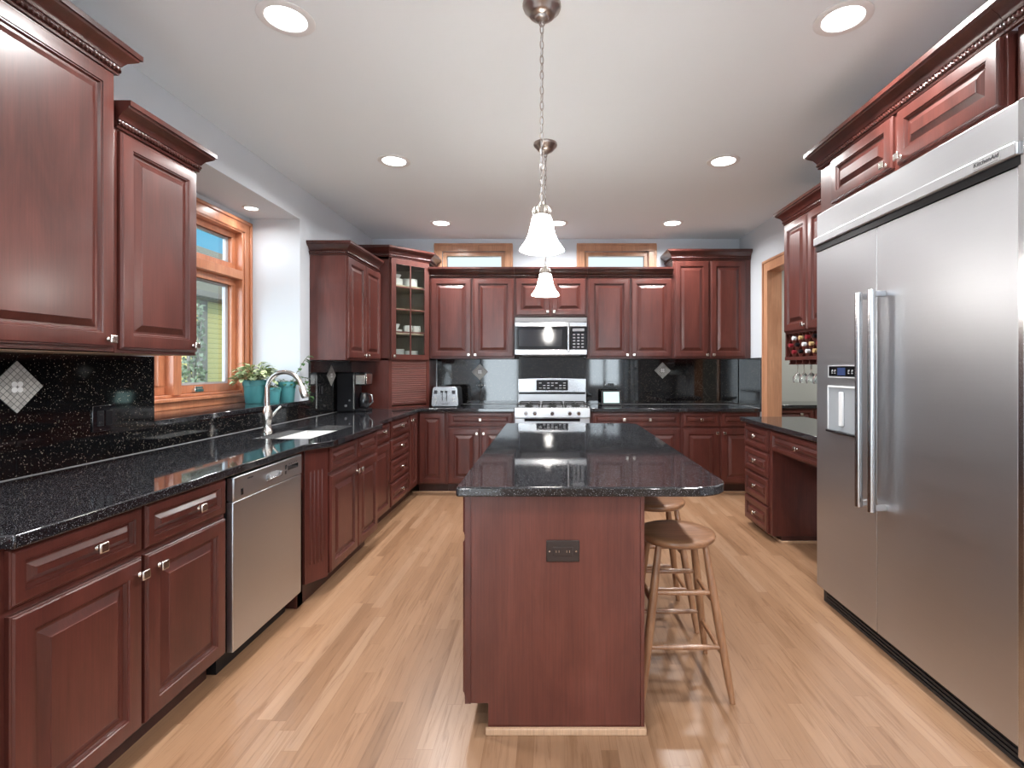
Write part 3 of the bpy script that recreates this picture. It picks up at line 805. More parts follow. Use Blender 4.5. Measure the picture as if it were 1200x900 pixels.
# diagonal glass corner tower ---------------------------------------------------
A = Vector((-1.650, 5.226, 0)); B = Vector((-1.316, 5.560, 0))
u = (B-A).normalized(); nn = u.cross(Vector((0, 0, 1))); Ft = Frame(A, u, nn); Lf = (B-A).length
tw = thing('corner_cabinet', (-1.75, 5.6, ZK), 'tall diagonal cherry corner cabinet with glass door over a roll-up tambour', 'cabinet')
pin = [(XL+.003, 5.226), (A.x, A.y), (B.x, B.y), (B.x, YB-.003), (XL+.003, YB-.003)]
zt = 2.455
sh = MB()
sh.box(XL+.003, A.x, 5.226, 5.244, ZK+.001, zt)                       # left side facing the camera
sh.box(B.x-.018, B.x, B.y, YB-.003, ZK+.001, zt)
sh.prism(pin, zt-.03, zt).prism(pin, 1.392, 1.412)
sh.fbox(Ft, 0, .035, ZK+.001, zt, -.018, 0).fbox(Ft, Lf-.035, Lf, ZK+.001, zt, -.018, 0).fbox(Ft, .035, Lf-.035, zt-.03, zt, -.018, 0).fbox(Ft, .035, Lf-.035, 1.375, 1.412, -.018, 0).fbox(Ft, .035, Lf-.035, ZK+.001, ZK+.02, -.018, 0)
sh.build('body', 'cherry', tw)
MB().box(XL+.003, XL+.015, 5.244, YB-.003, ZK+.001, zt-.03).box(XL+.015, B.x-.018, YB-.015, YB-.003, ZK+.001, zt-.03).build('back_lining', 'maple_inside', tw)
shelf_poly = [(XL+.016, 5.246), (A.x-.02, 5.246), (B.x-.024, B.y-.002+.02), (B.x-.024, YB-.016), (XL+.016, YB-.016)]
SHZ = [1.665, 1.920, 2.165]
for z in SHZ: MB().prism(shelf_poly, z, z+.016).build('shelf', 'maple_inside', tw)
dr = MB(); a0, a1, b0, b1 = .018, Lf-.014, 1.398, zt-.012; fw = .055
for q in ((a0, a1, b1-fw, b1), (a0, a1, b0, b0+fw), (a0, a0+fw, b0+fw, b1-fw), (a1-fw, a1, b0+fw, b1-fw)): dr.fbox(Ft, *q, 0, .020)
am = (a0+a1)/2
do = dr.build('door', 'cherry', tw, bevel=.003)
mn = MB().fbox(Ft, am-.006, am+.006, b0+fw, b1-fw, .006, .018)
for k in (1, 2, 3): 
    z = b0+fw + (b1-b0-2*fw)*k/4
    mn.fbox(Ft, a0+fw, a1-fw, z-.006, z+.006, .006, .018)
mn.build('muntin', 'cherry', do)
MB().fbox(Ft, a0+fw-.004, a1-fw+.004, b0+fw-.004, b1-fw+.004, .006, .009).build('pane', 'cabinet_glass', do, smooth=0)
knob(Ft, a0+.027, 1.435, do, .020)
tb = MB()
zz = ZK+.03
while zz < 1.372:
    tb.tube([Ft(.036, zz+.0085, -.010), Ft(Lf-.036, zz+.0085, -.010)], .0088, 8); zz += .0165
tb.build('tambour', 'tambour', tw, smooth=60)
MB().fbox(Ft, .05, Lf-.05, ZK+.045, ZK+.062, -.004, .006).build('tambour_pull', 'cherry', tw, bevel=.003)
crown([(XL+.003, 5.226), (A.x, A.y), (B.x, B.y), (B.x, YB-.003)], zt-.006, tw)
# dishes in the tower -----------------------------------------------------------
def dish_pt(a, c): q = Ft(a, 0, -c); return q.x, q.y
def plate_stack(a, c, z, n_, r, label):
    x, y = dish_pt(a, c)
    for k in range(n_):
        m = MB().lathe([(.0, .0), (r*.6, .0), (r, .014), (r, .0165), (r*.6, .004), (0, .004)], (x, y, z+.0005 + k*.0075), 28)
        o = m.build('plate', 'porcelain', smooth=50); origin_to(o, (x, y, z+.0005+k*.0075))
        tag(o, label, 'plate', label_group(label))
def label_group(l): return {'w': 'white plates'}.get(l, 'stacked plates: ' + l[:40])
def bowl(x, y, z, r, h, label, group):
    m = MB().lathe([(0, 0), (r*.5, 0), (r*.8, h*.4), (r, h), (r*.96, h), (r*.76, h*.45), (r*.45, .006), (0, .006)], (x, y, z+.0005), 28)
    o = m.build('bowl', 'porcelain', smooth=50); origin_to(o, (x, y, z+.0005)); tag(o, label, 'bowl', group)
def mug(x, y, z, label, group, rot=0):
    e = thing('mug', (x, y, z+.0005), label, 'mug', group)
    MB().lathe([(0, 0), (.032, 0), (.040, .010), (.042, .085), (.038, .085), (.036, .012), (0, .010)], (x, y, z+.0005), 24).build('cup_body', 'porcelain', e, smooth=50)
    pts = []
    for k in range(9):
        t = -math.pi/2 + math.pi*k/8; d = .040+.022*math.cos(t)
        pts.append((x+d*math.cos(rot), y+d*math.sin(rot), z+.045+.026*math.sin(t)))
    MB().tube(pts, .005, 8).build('handle', 'porcelain', e, smooth=60)
f1 = 1.4125
plate_stack(.15, .13, f1, 12, .085, 'white plate in the left stack on the lowest shelf of the glass cabinet')
plate_stack(.33, .13, f1, 10, .075, 'white plate in the right stack on the lowest shelf of the glass cabinet')
for a, c, L_ in ((.105, .10, 'leftmost'), (.20, .10, 'second from left'), (.295, .10, 'third from left'), (.385, .10, 'rightmost')):
    pass
s_ = SHZ[0]+.016
plate_stack(.15, .17, s_, 4, .085, 'white plate in the left stack under the mugs in the glass cabinet')
mg_pos = [(.10, .20), (.19, .20), (.28, .20), (.37, .20)]
for (a, c), w_ in zip([(.275, .10), (.375, .10), (.32, .20)], ('left of the front pair', 'right of the front pair', 'behind the front pair')):
    x, y = dish_pt(a, c); mug(x, y, s_, 'white mug on the second shelf of the glass corner cabinet, ' + w_, 'white mugs', -.6)
x, y = dish_pt(.15, .17); bowl(x, y, s_+.0005+.0165+.0225, .06, .06, 'white bowl on the plate stack in the glass cabinet', None)
s_ = SHZ[1]+.016
for (a, w_) in ((.11, 'left'), (.23, 'middle'), (.35, 'right')):
    pass
s_ = SHZ[2]+.016
plate_stack(.15, .16, s_, 9, .085, 'white plate in the left stack on the top shelf of the glass cabinet')
plate_stack(.33, .16, s_, 11, .080, 'white plate in the right stack on the top shelf of the glass cabinet')
x, y = dish_pt(.15, .16); bowl(x, y, s_+.0005+.0165+.060, .07, .045, 'white bowl on the top shelf of the glass cabinet, left', None)

# above the fridge --------------------------------------------------------------
XG = 1.550; F = FR(XG)
cab_wall('wall_cabinet', 'long cherry cabinet with two raised doors above the refrigerator', F, -2.935, -1.735, 2.195, 2.462, XR-XG-.002,
    [('door', -2.800, -2.300, 2.215, 2.450, (-2.335, 2.240)), ('door', -2.270, -1.750, 2.215, 2.450, (-2.235, 2.240))],
    p3((XG, 1.10), (XG, 2.935)) and p3((2.175, 2.935), (XG, 2.935), (XG, 1.735)), 2.455)
cab_wall('wall_cabinet', 'cherry cabinet panel at the top right corner of the picture', FR(XG+.02), -1.72, -1.10, 2.19, 2.462, XR-XG-.03, [], p3((XG, 1.733), (XG, 1.10)), 2.455)

# wine cabinet over the desk -----------------------------------------------------
XW = 1.870; F = FR(XW); dep = XR-XW-.002
wc = thing('wine_cabinet', (2.02, 3.5, 1.36), 'cherry wall cabinet over the desk with wine rack and glass holder below', 'cabinet')
ya, yb = 2.945, 4.075
MB().fbox(F, -yb, -ya, 1.580, 2.455, -dep, 0).build('body', 'cherry', wc, bevel=.0015)
MB().fbox(F, -yb, -ya, 1.375, 1.402, -dep, .004).fbox(F, -yb, -yb+.018, 1.402, 1.580, -dep, 0).fbox(F, -ya-.018, -ya, 1.402, 1.580, -dep, 0).fbox(F, -yb+.018, -ya-.018, 1.402, 1.580, -dep, -dep+.012).build('rack_frame', 'cherry', wc, bevel=.001)
for q in range(3):
    a0 = -yb+.012 + q*.373
    door(F, a0, a0+.365, 1.595, 2.440, wc, (a0+.335 if q != 2 else a0+.03, 1.635))
lat = MB(); cell = .104
zl0, zl1 = 1.402, 1.580; hh = zl1-zl0
k = -yb+.018-hh
while k < -ya:
    for sgn in (1, -1):
        # slat from bottom a=k to top a=k+hh, clipped to the frame
        pts = [(k, zl0), (k+hh, zl1)] if sgn > 0 else [(k+hh, zl0), (k, zl1)]
        (pa, pz), (qa, qz) = pts
        lo, hi = -yb+.018, -ya-.018
        def clip(t): return (pa+(qa-pa)*t, pz+(qz-pz)*t)
        ts = sorted([(lo-pa)/(qa-pa), (hi-pa)/(qa-pa)]); t0, t1 = max(0, ts[0]), min(1, ts[1])
        if t1-t0 > .05:
            P, Q = clip(t0), clip(t1); dx, dz = (Q[0]-P[0]), (Q[1]-P[1]); L = math.hypot(dx, dz); nx, nz = -dz/L*.003, dx/L*.003
            poly = [(P[0]-nx, P[1]-nz), (Q[0]-nx, Q[1]-nz), (Q[0]+nx, Q[1]+nz), (P[0]+nx, P[1]+nz)]
            lat.fprism(F, poly, -.20, -.004)
    k += cell
lat.build('lattice', 'cherry', wc, smooth=0)
gl = MB()
for q in range(11):
    a = -yb+.06 + q*.10
    gl.fbox(F, a-.008, a+.008, 1.350, 1.375, -dep+.02, -.01).fbox(F, a-.020, a+.020, 1.342, 1.350, -dep+.02, -.01)
gl.build('glass_rail', 'cherry', wc)
crown(p3((2.175, yb), (XW, yb), (XW, ya)), 2.448, wc)
# bottles
def bottle(a, z, cap, label):
    x0 = XW+.004
    e = thing('wine_bottle', (x0+.14, -a, z), label, 'bottle', 'wine bottles in the rack')
    pr_ = [(0, .27), (.030, .27), (.034, .262), (.034, .10), (.030, .085), (.015, .055), (.0135, .03)]
    MB().lathe([(r_, h_) for r_, h_ in pr_] + [(.0135, .002), (0, .002)], (x0, -a, z), 16, 'X').build('glass', 'bottle_glass', e, smooth=50)
    MB().lathe([(.0145, .045), (.0150, 0.0), (.0150, -.012), (0.0, -.013)], (x0, -a, z), 16, 'X').build('capsule', cap, e, smooth=40)
cols = ['capsule_red', 'capsule_gold', 'white_plastic', 'black_plastic']
cn = {'capsule_red': 'dark red', 'capsule_gold': 'gold', 'white_plastic': 'white', 'black_plastic': 'black'}
rank = ['first', 'second', 'third', 'fourth', 'fifth', 'sixth', 'seventh']
# cell centres of the lattice: slat crossings every cell; use the lower V pockets and upper pockets
base = -yb+.018-hh
for r_i, rn in enumerate(('middle', 'upper', 'lower')):
    n_in = 0
    for q in range(-2, 12):
        aa = base + hh/2 + cell*(q+1) + (cell/2 if r_i == 0 else 0)
        if aa < -yb+.018+.036 or aa > -3.45: continue
        if n_in > 5: break
        zc = 1.491 + (0, cell/2, -cell/2)[r_i]
        cp_ = cols[(n_in*3+r_i*2) % 4]
        bottle(aa, zc, cp_, 'wine bottle with %s cap, %s from the left in the %s row' % (cn[cp_], rank[n_in], rn))
        n_in += 1
# hanging glasses
def wineglass_mesh():
    return MB().lathe([(0, .150), (.034, .150), (.034, .147), (.004, .143), (.0035, .080), (.012, .072), (.034, .045), (.037, .020), (.031, 0), (.029, 0), (.035, .020), (.032, .044), (.010, .070), (0, .073)], (0, 0, 0), 20)
wg0 = None; cnt = 0
for q in range(10):
    for r_ in range(2):
        a = -yb+.06+q*.10; x = XW+.07+r_*.11
        if q > 5: continue
        if wg0 is None:
            wg0 = wineglass_mesh().build('wine_glass', 'stemware_glass', smooth=50); o = wg0
        else:
            o = wg0.copy(); COL.objects.link(o)
        o.location = (x, -a, 1.2005)
        tag(o, 'wine glass hanging upside down, %s from left in the %s row' % (rank[q], ('front', 'rear')[r_]), 'wine glass', 'hanging wine glasses')

# pantry counter beyond the doorway
pc = thing('pantry_cabinet', (2.9, 5.9, 0), 'dark cherry cabinet seen through the doorway', 'cabinet')
F = FB(5.66)
MB().fbox(F, 2.36, 4.0, .105, .868, -.58, 0).build('body', 'cherry', pc)
MB().fbox(F, 2.36, 4.0, 0, .105, -.58, -.07).build('toe_kick', 'cherry_dark', pc)
for a in (2.38, 2.92, 3.46):
    door(F, a, a+.52, .70, .853, pc, (a+.38, .805), name='drawer'); door(F, a, a+.52, .115, .685, pc, (a+.04, .63))
c_ = MB().box(2.34, 4.02, 5.63, 6.245, .869, .905).build('countertop', 'granite', bevel=.004); origin_to(c_, (3.1, 5.9, .869)); tag(c_, 'black granite top in the room beyond the doorway', 'countertop')

# ================================================================== refrigerator
XFR = 1.512; F = FR(XFR)
fr = thing('refrigerator', (1.85, 2.275, 0), 'large built-in stainless steel side-by-side refrigerator', 'refrigerator')
fa, fb = 1.643, 2.908; seam = 2.372
MB().fbox(F, -fb, -fa, .085, 2.185, -.64, -.045).build('body', 'gray_plastic', fr)
MB().fbox(F, -fb+.012, -fa-.006, .004, .085, -.60, -.035).build('base_grille', 'black_iron', fr)
gs = MB()
for k in range(4): gs.fbox(F, -fb+.05, -fa-.03, .016+.017*k, .024+.017*k, -.035, -.028)
gs.build('grille_slat', 'black_plastic', fr)
hd = MB().fbox(F, -fb, -fa, 2.045, 2.183, -.045, -.002)
hd.build('header_panel', 'steel', fr, bevel=.003)
lip = MB().fprism(Frame((XFR, 0, 0), (0, -1, 0), (-1, 0, 0)), [(-fb-.006, 2.003), (-fa, 2.003), (-fa, 2.05), (-fb-.006, 2.05)], -.04, .018)
lo = lip.build('header_lip', 'steel', fr, bevel=.006)
MB().fbox(F, -fb, -fa, 1.972, 2.003, -.045, .004).build('vent', 'black_plastic', fr)
fd = MB().fbox(F, -fb+.002, -seam-.0025, .092, 1.970, -.042, 0).build('freezer_door', 'steel', fr, bevel=.003)
rd = MB().fbox(F, -seam+.0025, -fa-.012, .092, 1.970, -.042, 0).build('refrigerator_door', 'steel', fr, bevel=.003)
MB().fbox(F, -fa-.010, -fa+.012, .06, 2.183, -.045, .003).build('side_trim', 'steel_bright', fr, bevel=.002)
MB().fbox(F, -seam-.0022, -seam+.0022, .092, 1.970, -.04, -.003).build('door_gasket', 'steel_bright', fr)
def bar(y, parent):
    m = MB(); z0, z1 = .665, 1.672; xo = .062
    m.tube([F(-y, z0, xo), F(-y, z1, xo)], .0165, 20)
    h = m.build('handle', 'steel_bright', parent, smooth=40, bevel=.003)
    for z in (z0+.02, z1-.02):
        b_ = MB().fbox(F, -y-.011, -y+.011, z-.014, z+.014, 0, xo-.004).build('handle_bracket', 'steel_bright', h, bevel=.004)
bar(2.408, fd); bar(2.312, rd)
# dispenser
dp = MB()
q0, q1 = -2.775, -2.515
dp.fbox(F, q0, q1, 1.272, 1.325, 0, .004); do_ = dp.build('dispenser_display', 'black_gloss', fd, bevel=.002)
MB().fbox(F, q0-.003, q1+.003, 1.266, 1.270, 0, .005).fbox(F, q0-.003, q1+.003, 1.327, 1.331, 0, .005).fbox(F, q0-.004, q0, 1.266, 1.331, 0, .005).build('display_bezel', 'white_plastic', fd)
MB().fbox(F, q0+.085, q0+.155, 1.279, 1.318, .004, .0048).build('display_screen', 'screen_blue', do_)
mk = MB()
for a in (q0+.03, q0+.055, q0+.18, q0+.21):
    mk.fbox(F, a, a+.012, 1.288, 1.291, .004, .0048).fbox(F, a+.002, a+.004, 1.294, 1.306, .004, .0048).fbox(F, a+.008, a+.012, 1.300, 1.308, .004, .0048)
mk.build('display_marking', 'white_print', do_)
# niche: frame ring standing slightly proud with pale concave cavity lining
nz0, nz1 = .975, 1.222
nb = MB().fbox(F, q0, q1, nz1-.008, nz1, 0, .012).fbox(F, q0, q0+.008, nz0, nz1-.008, 0, .012).fbox(F, q1-.008, q1, nz0, nz1-.008, 0, .012)
nb.build('dispenser_frame', 'white_plastic', fd, bevel=.003)
cav = MB(); K = 14; vs = []; fs = []
for k in range(K+1):
    t = k/K; a = q0+.008 + (q1-q0-.016)*t; dpth = .0015 + .0065*abs(math.cos(math.pi*t))
    vs += [F(a, nz0+.012, dpth), F(a, nz1-.008, dpth)]
for k in range(K): fs.append((2*k, 2*k+2, 2*k+3, 2*k+1))
cav.add(vs, fs); cav.build('dispenser_cavity', 'niche_plastic', fd, smooth=60)
MB().fbox(F, q0+.11, q0+.145, nz0+.04, nz1-.03, .002, .014).build('dispenser_paddle', 'white_plastic', fd, bevel=.004)
MB().fbox(F, q0, q1, nz0, nz0+.012, 0, .022).build('drip_tray', 'black_plastic', fd, bevel=.003)
# badge
bd = MB().fbox(F, -1.812, -1.700, 2.008, 2.046, .018, .0195).build('badge', 'badge_face', lo, bevel=.001)
tx = bpy.data.curves.new('t', 'FONT'); tx.body = 'KitchenAid'; tx.size = .0225; tx.extrude = .0005; tx.shear = .15; tx.align_x = 'CENTER'; tx.align_y = 'CENTER'
to = bpy.data.objects.new('tmp', tx); COL.objects.link(to)
bpy.context.view_layer.update()
dg = bpy.context.evaluated_depsgraph_get(); tm = bpy.data.meshes.new_from_object(to.evaluated_get(dg)); bpy.data.objects.remove(to)
def place_text(tm, F, a, b, c, parent, mat):
    lo_ = parent_loc(parent)
    for v in tm.vertices: v.co = F(a+v.co.x, b+v.co.y, c+v.co.z) - lo_
    tm.materials.clear(); tm.materials.append(MATS[mat])
    o = bpy.data.objects.new('lettering', tm); COL.objects.link(o); o.parent = parent; return o
place_text(tm, F, -1.756, 2.029, .0202, bd, 'ink')
MB().fbox(F, -1.805, -1.707, 2.0125, 2.0137, .0195, .0202).build('badge_line', 'ink', bd)

# ================================================================== island
isl = thing('kitchen_island', (.02, 2.8, 0), 'cherry kitchen island with a plain end panel facing the camera', 'kitchen island')
IX0, IX1, IY0, IY1 = -.303, .340, 1.852, 3.84
MB().box(IX0, IX1-.015, IY0+.012, IY1, .105, ZK-.036).build('body', 'cherry', isl)
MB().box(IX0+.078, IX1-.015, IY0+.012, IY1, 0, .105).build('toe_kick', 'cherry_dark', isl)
MB().fprism(FB(IY0+.012), [(IX0+.078, 0), (IX1-.014, 0), (IX1-.014, ZK-.036), (IX0-.004, ZK-.036), (IX0-.004, .105), (IX0+.078, .105)], 0, .012).build('end_panel', 'cherry_panel', isl, smooth=0, bevel=.001)
MB().box(IX1-.014, IX1, IY0-.004, IY1, 0, ZK-.036).build('side_panel', 'cherry_panel', isl, bevel=.002)
MB().box(IX0-.006, IX0+.016, IY0-.004, IY0, .105, ZK-.036).build('corner_stile', 'cherry', isl, bevel=.001)
MB().box(IX0+.070, IX1+.002, IY0-.018, IY0-.004, 0, .024).box(IX1, IX1+.005, IY0-.018, IY1, 0, .024).build('base_shoe', 'shoe_oak', isl, bevel=.004)
F = FR(IX0)
yy = IY0+.03
for k in range(4):
    a1_ = -(yy + k*.485); a0_ = a1_-.475
    door(F, a0_, a1_, dzl, dzh, isl, ((a0_+a1_)/2, .78), name='drawer')
    door(F, a0_, a1_, wl, wh, isl, (a1_-.03 if k % 2 else a0_+.03, .635))
def rrect(x0, x1, y0, y1, rs, n_=10):   # rs: radii at (x0,y0),(x1,y0),(x1,y1),(x0,y1)
    pts = []
    for (cx, cy, r, t0) in ((x0+rs[0], y0+rs[0], rs[0], math.pi), (x1-rs[1], y0+rs[1], rs[1], 1.5*math.pi), (x1-rs[2], y1-rs[2], rs[2], 0), (x0+rs[3], y1-rs[3], rs[3], .5*math.pi)):
        for k in range(n_+1):
            t = t0 + .5*math.pi*k/n_; pts.append((cx+r*math.cos(t), cy+r*math.sin(t)))
    return pts
it = MB().prism(rrect(-.335, .650, 1.806, 3.885, (.012, .13, .10, .012)), ZK-.035, ZK).build('island_top', 'granite', smooth=40, bevel=.006)
origin_to(it, (.15, 2.85, ZK-.035)); tag(it, 'polished black granite island top with rounded seating-side corners', 'countertop')
outlet(FB(IY0), .045, .657, .120, .078, .0005, 'dark bronze outlet on the island end panel', plate='bronze', insert='bronze')

# ================================================================== stools
def make_stool(cx, cy, label):
    e = thing('bar_stool', (cx, cy, 0), label, 'bar stool', 'wooden bar stools')
    hz = .625
    MB().lathe([(0, hz-.038), (.118, hz-.038), (.150, hz-.032), (.160, hz-.022), (.162, hz-.012), (.158, hz-.004), (.145, hz), (.10, hz-.003), (0, hz-.005)], (cx, cy, 0), 48).build('seat', 'stool_wood', e, smooth=50)
    top, bot = .095, .178
    def lp(sx, sy, z):
        t = z/(hz-.03); r = bot+(top-bot)*t
        return Vector((cx+sx*r, cy+sy*r, z))
    for sx, sy in ((-1, -1), (1, -1), (1, 1), (-1, 1)):
        zs = [.0, .06, .30, .45, .59]; rs = [.011, .0145, .0185, .017, .0125]
        MB().tube([lp(sx, sy, z) for z in zs], rs, 14).build('leg', 'leg_wood', e, smooth=50)
    for (s0, s1), zz_ in ((((-1, -1), (1, -1)), (.205, .41)), (((-1, 1), (1, 1)), (.205, .40)), (((1, -1), (1, 1)), (.165, .365)), (((-1, -1), (-1, 1)), (.165, .365))):
        for z in zz_:
            a, b_ = lp(*s0, z), lp(*s1, z); mid = (a+b_)/2
            MB().tube([a, a*.75+b_*.25, mid, a*.25+b_*.75, b_], [.008, .0105, .0115, .0105, .008], 10).build('rung', 'leg_wood', e, smooth=50)
    return e
wood('leg_wood', (.22, .10, .048), (.30, .145, .072), (.38, .20, .105), rough=.3, coat=.35, sc=(22, 22, 3), fine=(150, 150, 6))
st0 = make_stool(.538, 2.19, 'round-seated wooden bar stool nearest the camera, beside the island')
st1 = copy_tree(st0); st1.location = (.548, 2.72, 0); st1.rotation_euler = (0, 0, .02); st1['label'] = 'second wooden bar stool, behind the near one and partly under the island top'

# ================================================================== sink & faucet
sn = thing('sink', ((SX0+SX1)/2, (SY0+SY1)/2, ZK-.035), 'white undermount kitchen sink set in the worktop below the window', 'sink')
m = MB(); zr = ZK-.0355; zb_ = .70; t = .012
x0, x1, y0, y1 = SX0-.004, SX1+.004, SY0-.004, SY1+.004
m.box(x0-t, x0, y0-t, y1+t, zb_, zr).box(x1, x1+t, y0-t, y1+t, zb_, zr).box(x0, x1, y0-t, y0, zb_, zr).box(x0, x1, y1, y1+t, zb_, zr).box(x0-t, x1+t, y0-t, y1+t, zb_-t, zb_)
m.build('basin', 'porcelain', sn, bevel=.003)
MB().lathe([(0, zb_+.001), (.04, zb_+.003), (.045, zb_+.0005)], ((x0+x1)/2, (y0+y1)/2, 0), 24).build('drain', 'nickel', sn)
fc = thing('faucet', (-1.857, 3.36, ZK), 'brushed nickel gooseneck faucet behind the sink', 'faucet')
fx, fy = -1.857, 3.36
MB().lathe([(0, 0), (.033, 0), (.033, .006), (.026, .012), (.024, .05), (.029, .075), (.031, .12), (.023, .15), (.017, .17), (0, .17)], (fx, fy, ZK+.0005), 28).build('base', 'nickel', fc, smooth=50)
pts = [(fx, fy, ZK+.16), (fx, fy, ZK+.28)]
R = .112
for k in range(1, 15):
    t = math.pi*k/14*.93; pts.append((fx+R-R*math.cos(t), fy, ZK+.28+R*math.sin(t)))
MB().tube(pts, .0145, 16).build('neck', 'nickel', fc, smooth=50)
lx, ly, lz = pts[-1]; dx_ = Vector(pts[-1])-Vector(pts[-2]); dx_.normalize(); p0 = Vector(pts[-1])
MB().tube([p0, p0+dx_*.02, p0+dx_*.07, p0+dx_*.085], [.0155, .020, .023, .019], 18).build('spray_head', 'nickel', fc, smooth=50)
MB().tube([(fx, fy+.018, ZK+.10), (fx+.01, fy+.045, ZK+.105)], [.012, .012], 14).tube([(fx+.01, fy+.045, ZK+.105), (fx+.03, fy+.06, ZK+.14), (fx+.055, fy+.065, ZK+.165)], [.010, .007, .006], 10).build('lever', 'nickel', fc, smooth=50)

# ================================================================== plants on the ledge
LZ = 1.0455
def pot(x, y, r, h, label, cat='potted plant'):
    e = thing('potted_plant', (x, y, LZ), label, cat)
    MB().lathe([(0, 0), (r*.72, 0), (r*.76, .004), (r*.93, h*.76), (r, h*.77), (r*1.0, h), (r*.90, h), (r*.88, h*.8), (0, h*.8)], (x, y, LZ), 32).build('pot', 'teal_pot', e, smooth=40)
    MB().lathe([(0, h*.88), (r*.89, h*.86)], (x, y, LZ), 24).build('soil', 'soil', e)
    return e
def leaf(mb, p, d, up, L, W_):
    d = Vector(d).normalized(); up = Vector(up); s = d.cross(up).normalized(); up = s.cross(d).normalized(); p = Vector(p)
    rows = [(0, .08), (.22, .75), (.5, 1), (.78, .7), (1, .04)]
    vs = []
    for t, w_ in rows:
        c = p + d*L*t - up*L*.35*t*t
        for q in (-1, 0, 1): vs.append(c + s*q*W_*w_*.5 + up*abs(q)*W_*.12*w_)
    n0 = len(vs); vs += [v - up*.0008 for v in vs]
    fs = []
    for i in range(4):
        for j in range(2):
            a = i*3+j; fs.append((a, a+1, a+4, a+3)); fs.append((n0+a+3, n0+a+4, n0+a+1, n0+a))
    mb.add(vs, fs)
def bushy(e, x, y, z, n_, R_, hmax, L, W_, mat, seed, lean=(0, 0)):
    rnd = random.Random(seed); fo = MB(); stm = MB()
    for k in range(n_):
        t = rnd.uniform(0, 2*math.pi); rr = R_*math.sqrt(rnd.uniform(.05, 1)); hh_ = hmax*rnd.uniform(.25, 1)*(1-.4*rr/R_)
        tip = Vector((x+rr*math.cos(t)+lean[0], y+rr*math.sin(t)+lean[1], z+hh_)); basep = Vector((x+rr*.2*math.cos(t), y+rr*.2*math.sin(t), z-.02))
        mid = (tip+basep)/2 + Vector((0, 0, .02)); stm.tube([basep, mid, tip], .0016, 5)
        for q in range(rnd.choice((2, 3, 3))):
            t2 = t + rnd.uniform(-1.2, 1.2)
            leaf(fo, tip - Vector((0, 0, .012*q)), (math.cos(t2), math.sin(t2), rnd.uniform(-.2, .7)), (0, 0, 1), L*rnd.uniform(.7, 1.1), W_*rnd.uniform(.7, 1.1))
    stm.build('stem', 'stem', e, smooth=60); fo.build('foliage', mat, e, smooth=60)
p1 = pot(-2.27, 3.93, .082, .178, 'teal pot with a bushy cream-edged leafy plant beside the window frame')
bushy(p1, -2.27, 3.93, LZ+.16, 70, .12, .165, .075, .036, 'leaf_variegated', 3)
p2 = pot(-2.135, 3.95, .052, .120, 'smallest teal pot with a low dark plant, between the two larger pots')
bushy(p2, -2.135, 3.95, LZ+.11, 14, .045, .045, .035, .018, 'leaf_dark', 5)
p3_ = pot(-2.105, 4.09, .068, .160, 'teal pot with trailing vine nearest the white wall pillar')
bushy(p3_, -2.105, 4.09, LZ+.145, 10, .05, .05, .045, .025, 'leaf_dark', 8)
rnd = random.Random(12); vine = MB(); vf = MB()
for (pa) in ([(-2.08, 4.09, LZ+.14), (-2.03, 4.10, LZ+.20), (-1.975, 4.12, LZ+.19), (-1.955, 4.14, LZ+.10), (-1.95, 4.15, LZ+.02)],
             [(-2.08, 4.09, LZ+.14), (-2.03, 4.11, LZ+.24), (-1.99, 4.14, LZ+.33), (-1.965, 4.16, LZ+.37)],
             [(-2.08, 4.09, LZ+.14), (-2.02, 4.06, LZ+.17), (-1.97, 4.05, LZ+.15), (-1.955, 4.05, LZ+.06)]):
    vine.tube(pa, .0022, 6)
    P = [Vector(q) for q in pa]
    for i in range(1, len(P)):
        for t in (.3, .75, 1):
            c = P[i-1].lerp(P[i], t); ang = rnd.uniform(-1.5, 2.2)
            leaf(vf, c, (math.cos(ang)*.8+.15, math.sin(ang), rnd.uniform(-.4, .3)), (0, 0, 1), .045, .032)
vine.build('vine_stem', 'stem', p3_, smooth=60); 
vv = vf.build('vine_leaves', 'leaf_green', p3_, smooth=60) if 'leaf_green' in MATS else vf.build('vine_leaves', 'leaf_dark', p3_, smooth=60)

# ================================================================== coffee maker
cm = thing('coffee_maker', (-1.88, 4.93, ZK), 'black coffee maker with chrome front beside the corner cabinet', 'coffee maker')
x0, y0, y1, z = -2.020, 4.83, 5.03, ZK+.0005
MB().box(x0, x0+.17, y0, y1, z, z+.375).build('body', 'black_plastic', cm, bevel=.012)
MB().box(x0+.17, x0+.275, y0+.01, y1-.01, z, z+.028).build('base', 'black_plastic', cm, bevel=.006)
MB().box(x0+.17, x0+.275, y0+.01, y1-.01, z+.25, z+.375).build('brew_head', 'black_gloss', cm, bevel=.010)
MB().box(x0+.180, x0+.268, y0+.006, y0+.0105, z+.262, z+.35).box(x0+.275, x0+.279, y0+.02, y1-.02, z+.262, z+.36).build('chrome_trim', 'nickel', cm, bevel=.002)
MB().lathe([(0, 0), (.040, 0), (.050, .02), (.052, .09), (.040, .135), (.036, .15), (0, .15)], (x0+.225, (y0+y1)/2, z+.030), 24).build('carafe', 'black_gloss', cm, smooth=50)
MB().tube([(x0+.27, y0+.09, z+.165), (x0+.31, y0+.08, z+.155), (x0+.315, y0+.08, z+.09), (x0+.275, y0+.09, z+.06)], .008, 10).build('carafe_handle', 'steel_bright', cm, smooth=50)
MB().box(x0+.160, x0+.170, y0-.002, y0+.02, z+.03, z+.35).build('edge_strip', 'nickel', cm)
MB().cyl((x0+.09, y0+.003, z+.06), (x0+.09, y0-.004, z+.06), .012, n=16).cyl((x0+.125, y0+.003, z+.11), (x0+.125, y0-.004, z+.11), .008, n=16).build('button', 'gray_plastic', cm)

